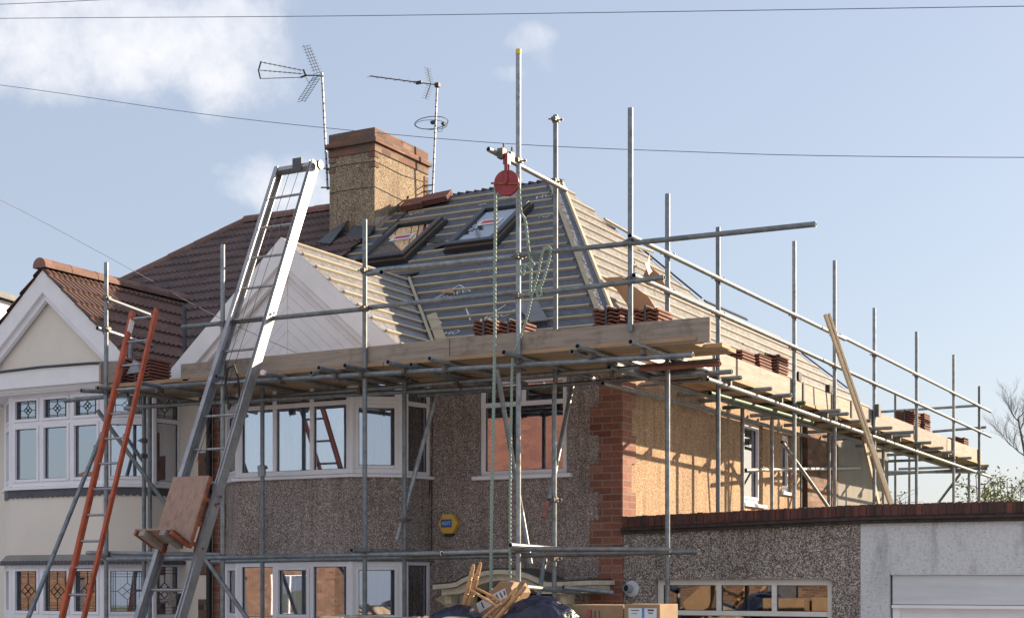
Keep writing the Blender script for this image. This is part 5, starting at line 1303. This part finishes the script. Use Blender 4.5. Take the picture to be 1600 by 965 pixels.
leg((735, 921), (776, 946), -2.9, -3.0, 'stretcher', .012); leg((744, 918), (786, 940), -2.78, -2.9, 'stretcher', .012); leg((783, 942), (752, 968), -3.0, -3.05, 'seat_rail', .016)
leg((764, 937), (778, 935), -2.9, -2.85, 'stretcher', .01)

# ================================================================== TREES
def branch(m, p, d, L, r, depth, rnd, droop=.12):
    pts = [p]; n = 5; dd = d.copy()
    for i in range(n):
        dd = (dd+V((rnd.uniform(-.22, .22), rnd.uniform(-.22, .22), rnd.uniform(-.12, .2)-droop*(depth < 2)))).normalized(); pts.append(pts[-1]+dd*L/n)
    for i in range(n): m.tube(pts[i], pts[i+1], r*(1-.14*i), 5, r*(1-.14*(i+1)))
    if depth <= 0: return pts[-1:]
    tips = []
    for i in range(1, n+1):
        for _ in range(2 if depth > 1 else 2):
            a = rnd.uniform(0, 6.28); sp = rnd.uniform(.45, .95); nd = (dd+V((math.cos(a)*sp, math.sin(a)*sp, rnd.uniform(0, .5)))).normalized()
            tips += branch(m, pts[i], nd, L*rnd.uniform(.4, .62), r*.5*(1-.1*i), depth-1, rnd, droop)
    return tips
rnd = random.Random(11); tb = U(1622, 905, y=26.0)
TR = thing('bare_tree', (tb.x, tb.y, 0), 'bare leafless tree with fine drooping twigs at the right edge', 'tree')
m = MB(); trunk = [V((tb.x+.3, tb.y, GZ)), V((tb.x+.1, tb.y, .8)), V((tb.x-.15, tb.y, 2.4)), V((tb.x-.35, tb.y, 3.4)), V((tb.x-.5, tb.y, 4.2))]
for i in range(4): m.tube(trunk[i], trunk[i+1], .09-.018*i, 8, .09-.018*(i+1))
m.build('trunk', 'bark', TR)
m = MB()
for i, (z_, L) in enumerate(((1.6, 1.5), (2.0, 1.6), (2.4, 1.8), (2.8, 1.7), (3.2, 1.6), (3.5, 1.5), (3.8, 1.3), (4.1, 1.2), (4.2, 1.1))):
    f = (z_-.8)/3.8; p = trunk[1].lerp(trunk[4], f); 
    p = min(((trunk[k].lerp(trunk[k+1], t/10)) for k in range(1, 4) for t in range(11)), key=lambda q: abs(q.z-z_))
    a = i*2.4+rnd.uniform(-.4, .4); branch(m, p, V((math.cos(a), math.sin(a), .8)).normalized(), L*.62, .017, 3, rnd, .02)
m.build('crown', 'bark', TR)
def bush(px, py_top, y, w, label, seed, count=1500, h=1.5):
    rn = random.Random(seed); q = U(px, py_top, y=y); o = thing('bush', (q.x, q.y, 0), label, 'bush', 'budding bushes beyond the garage')
    m = MB(); tips = []
    for i in range(14):
        a = rn.uniform(0, 6.28); b = V((q.x+math.cos(a)*.15, q.y+math.sin(a)*.15, GZ)); e = V((q.x+math.cos(a)*w*rn.uniform(.2, 1), q.y+math.sin(a)*w*rn.uniform(.2, 1), q.z*rn.uniform(.55, 1)))
        m.tube(b, e, .03, 5, .008)
        for k in range(6): 
            s0 = b.lerp(e, rn.uniform(.5, 1)); t = s0+V((rn.uniform(-.5, .5), rn.uniform(-.5, .5), rn.uniform(.0, .45))); m.tube(s0, t, .01, 4, .004); tips += [s0.lerp(t, u_) for u_ in (.3, .5, .7, .9, 1)]
    m.build('stems', 'bark', o)
    m = MB()
    for i in range(count):
        c = tips[rn.randrange(len(tips))]+V((rn.gauss(0, .12), rn.gauss(0, .12), rn.gauss(0, .1))); s_ = rn.uniform(.03, .06)
        u_ = V((rn.gauss(0, 1), rn.gauss(0, 1), rn.gauss(0, 1))).normalized(); v_ = u_.orthogonal().normalized()
        m.quad(c-u_*s_, c-v_*s_*.5, c+u_*s_, c+v_*s_*.5)
    m.build('leaves', 'leaf', o, fixn=False)
bush(1545, 738, 22, .9, 'yellow green bush below the last scaffold pole', 3); bush(1590, 742, 24, 1.1, 'yellow green bush at the foot of the bare tree', 4, 1700); bush(1572, 752, 20, .8, 'low green bush between the last pole and the bare tree', 6, 1300)
bush(1405, 772, 20, .45, 'small sprig of bush seen beneath the far platform', 5, 140)

# ================================================================== houses across the road (seen in the window reflections)
def opp(x0, x1, y1, eave, ridge, label, hip=False):
    o = thing('brick_house', ((x0+x1)/2, y1-4, 0), label, 'house', 'brick houses across the road')
    m = MB(); wall(m, (x1, y1), (x0, y1), GZ, eave-EYE, .25, [(1.0, 2.6, 1.1, 2.2), (3.6, 5.0, 1.1, 2.2), (1.0, 2.6, -1.2, .2), (3.6, 4.6, GZ, .1)]); m.box((x0, y1-8, GZ), (x0+.25, y1-.25, eave-EYE)); m.box((x1-.25, y1-8, GZ), (x1, y1-.25, eave-EYE)); m.build('wall', 'brickopp', o)
    m = MB(); e = eave-EYE; r_ = ridge-EYE
    m.prism([(x0-.3, y1+.35, e-.15), (x0-.3, y1-4, r_), (x0-.3, y1-8.3, e-.15)], (x1-x0+.6, 0, 0)); m.build('roof', 'redroof', o)
    for a, b, z0, z1 in ((1.0, 2.6, 1.1, 2.2), (3.6, 5.0, 1.1, 2.2), (1.0, 2.6, -1.2, .2)): window(o, (x1-a, y1), (x1-b, y1), z0, z1, [.5], None, set_in=.05, curtain='curtain')
    if x0 != -28.4: m = MB(); m.box((x0+.6, y1-4.6, r_-.6), (x0+1.4, y1-3.6, r_+1.0)); m.build('chimney', 'brickopp', o)
    m = MB(); m.box((x1-4.55, y1-.2, GZ), (x1-3.65, y1-.15, .1)); m.build('door', 'slate', o)
opp(-20.5, -12.2, -27, 4.9, 8.9, 'orange brick house with red roof opposite the flat window'); opp(-11.2, -3.5, -28, 4.9, 7.6, 'orange brick house opposite, right of the red roofed one')
opp(-36.5, -29.2, -27, 4.4, 6.4, 'lower orange brick house opposite the cream neighbour'); opp(-28.4, -21.8, -27, 3.9, 5.6, 'smallest orange brick house opposite the bay windows'); opp(-2.4, 5.6, -28, 4.9, 7.6, 'orange brick house opposite the garages')

# ================================================================== SKY AND SUN
SV = V((.7, 1, .485)).normalized(); el = math.asin(SV.z); az = math.atan2(SV.x, SV.y)
w = bpy.data.worlds.new('World'); S.world = w; w.use_nodes = True; nt = w.node_tree; bg = nt.nodes['Background']
sky = nt.nodes.new('ShaderNodeTexSky'); sky.sky_type = 'NISHITA'; sky.sun_disc = False; sky.sun_elevation = el; sky.sun_rotation = az
sky.air_density = 1.0; sky.dust_density = 1.6; sky.ozone_density = 1.2; sky.altitude = 50
tc = nt.nodes.new('ShaderNodeTexCoord')
cn = N(nt, 'ShaderNodeTexNoise', i_Scale=11.0, i_Detail=10.0, i_Roughness=.62); nt.links.new(tc.outputs['Generated'], cn.inputs['Vector'])
cn2 = N(nt, 'ShaderNodeTexNoise', i_Scale=4.0, i_Detail=5.0, i_Roughness=.6); nt.links.new(tc.outputs['Generated'], cn2.inputs['Vector'])
acc = None
for px, py, rx_, ry_, amp in ((20, 45, .13, .04, 1.15), (190, 70, .12, .045, 1.25), (335, 75, .06, .05, 1.2), (270, 125, .06, .028, .95), (440, 285, .04, .024, 1.0), (495, 310, .03, .018, .9), (828, 62, .022, .012, .72), (846, 92, .012, .014, .66), (795, 116, .022, .007, .68), (120, 5, .16, .02, 1.0), (350, 266, .012, .006, .5)):
    d = ray(px, py).normalized(); e1 = V((RX, RY, 0)); e2 = d.cross(e1).normalized()
    sub = N(nt, 'ShaderNodeVectorMath', operation='SUBTRACT'); nt.links.new(tc.outputs['Generated'], sub.inputs[0]); sub.inputs[1].default_value = d
    o_ = []
    for e, r_ in ((e1, rx_), (e2, ry_)):
        dt = N(nt, 'ShaderNodeVectorMath', operation='DOT_PRODUCT'); nt.links.new(sub.outputs[0], dt.inputs[0]); dt.inputs[1].default_value = e/r_
        sq = N(nt, 'ShaderNodeMath', operation='POWER', i_1=2.0); ab_ = N(nt, 'ShaderNodeMath', operation='ABSOLUTE'); nt.links.new(dt.outputs['Value'], ab_.inputs[0]); nt.links.new(ab_.outputs[0], sq.inputs[0]); o_.append(sq)
    sm = N(nt, 'ShaderNodeMath', operation='ADD'); nt.links.new(o_[0].outputs[0], sm.inputs[0]); nt.links.new(o_[1].outputs[0], sm.inputs[1])
    mr = N(nt, 'ShaderNodeMapRange', i_1=1.6, i_2=0.0, i_3=0.0, i_4=amp); mr.interpolation_type = 'SMOOTHSTEP'; nt.links.new(sm.outputs[0], mr.inputs[0])
    if acc is None: acc = mr.outputs[0]
    else:
        mxn = N(nt, 'ShaderNodeMath', operation='MAXIMUM'); nt.links.new(acc, mxn.inputs[0]); nt.links.new(mr.outputs[0], mxn.inputs[1]); acc = mxn.outputs[0]
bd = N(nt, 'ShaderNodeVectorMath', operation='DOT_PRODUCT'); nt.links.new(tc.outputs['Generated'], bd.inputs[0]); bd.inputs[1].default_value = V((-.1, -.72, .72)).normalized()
bm_ = N(nt, 'ShaderNodeMapRange', i_1=.62, i_2=.95, i_3=0.0, i_4=1.3); nt.links.new(bd.outputs['Value'], bm_.inputs[0])      # unseen bright cloud behind the camera, added as fill for the shaded fronts
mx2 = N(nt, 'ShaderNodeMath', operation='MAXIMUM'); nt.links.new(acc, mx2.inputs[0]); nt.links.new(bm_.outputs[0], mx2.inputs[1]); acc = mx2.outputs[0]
# mask + noise -> cloud density
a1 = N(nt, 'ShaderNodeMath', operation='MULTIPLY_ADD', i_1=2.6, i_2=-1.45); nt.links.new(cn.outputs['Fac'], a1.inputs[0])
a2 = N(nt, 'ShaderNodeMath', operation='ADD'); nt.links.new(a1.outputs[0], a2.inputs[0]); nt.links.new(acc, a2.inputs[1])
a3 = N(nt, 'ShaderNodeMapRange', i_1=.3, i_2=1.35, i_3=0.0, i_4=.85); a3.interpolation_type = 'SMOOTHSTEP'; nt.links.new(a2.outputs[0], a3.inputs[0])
ccol = ramp(nt, [(.35, (6.3, 6.4, 6.8)), (.6, (7.7, 7.5, 7.5))], cn2.outputs['Fac'])
CLOUD = ccol
veil = mixc(nt, .56, sky.outputs[0], (4.25, 4.75, 5.8))     # thin high haze over the clear sky
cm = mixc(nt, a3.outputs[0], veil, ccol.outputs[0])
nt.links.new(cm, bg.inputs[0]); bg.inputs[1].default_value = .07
sl = bpy.data.lights.new('sun', 'SUN'); sl.energy = 5.0; sl.angle = R(.5); sl.color = (1, .79, .55); so = bpy.data.objects.new('sun', sl); COL.objects.link(so)
so.rotation_euler = SV.to_track_quat('Z', 'Y').to_euler(); so.location = (10, 10, 20)

# ================================================================== CAMERA
cam = bpy.data.cameras.new('camera'); co = bpy.data.objects.new('camera', cam); COL.objects.link(co); S.camera = co
cam.sensor_width = 36; cam.lens = 36*FPX/1600; cam.shift_x = 0; cam.shift_y = (905-482.5)/1600; cam.clip_end = 1000; cam.clip_start = .1
co.location = (CX, CY, EYE); co.rotation_euler = (R(90), 0, TH)
S.render.engine = 'CYCLES'; S.cycles.max_bounces = 8; S.cycles.transparent_max_bounces = 12
S.view_settings.view_transform = 'Standard'; S.view_settings.look = 'None'; S.view_settings.exposure = 1.12; S.view_settings.gamma = 1
S.render.resolution_x = 1024; S.render.resolution_y = 617
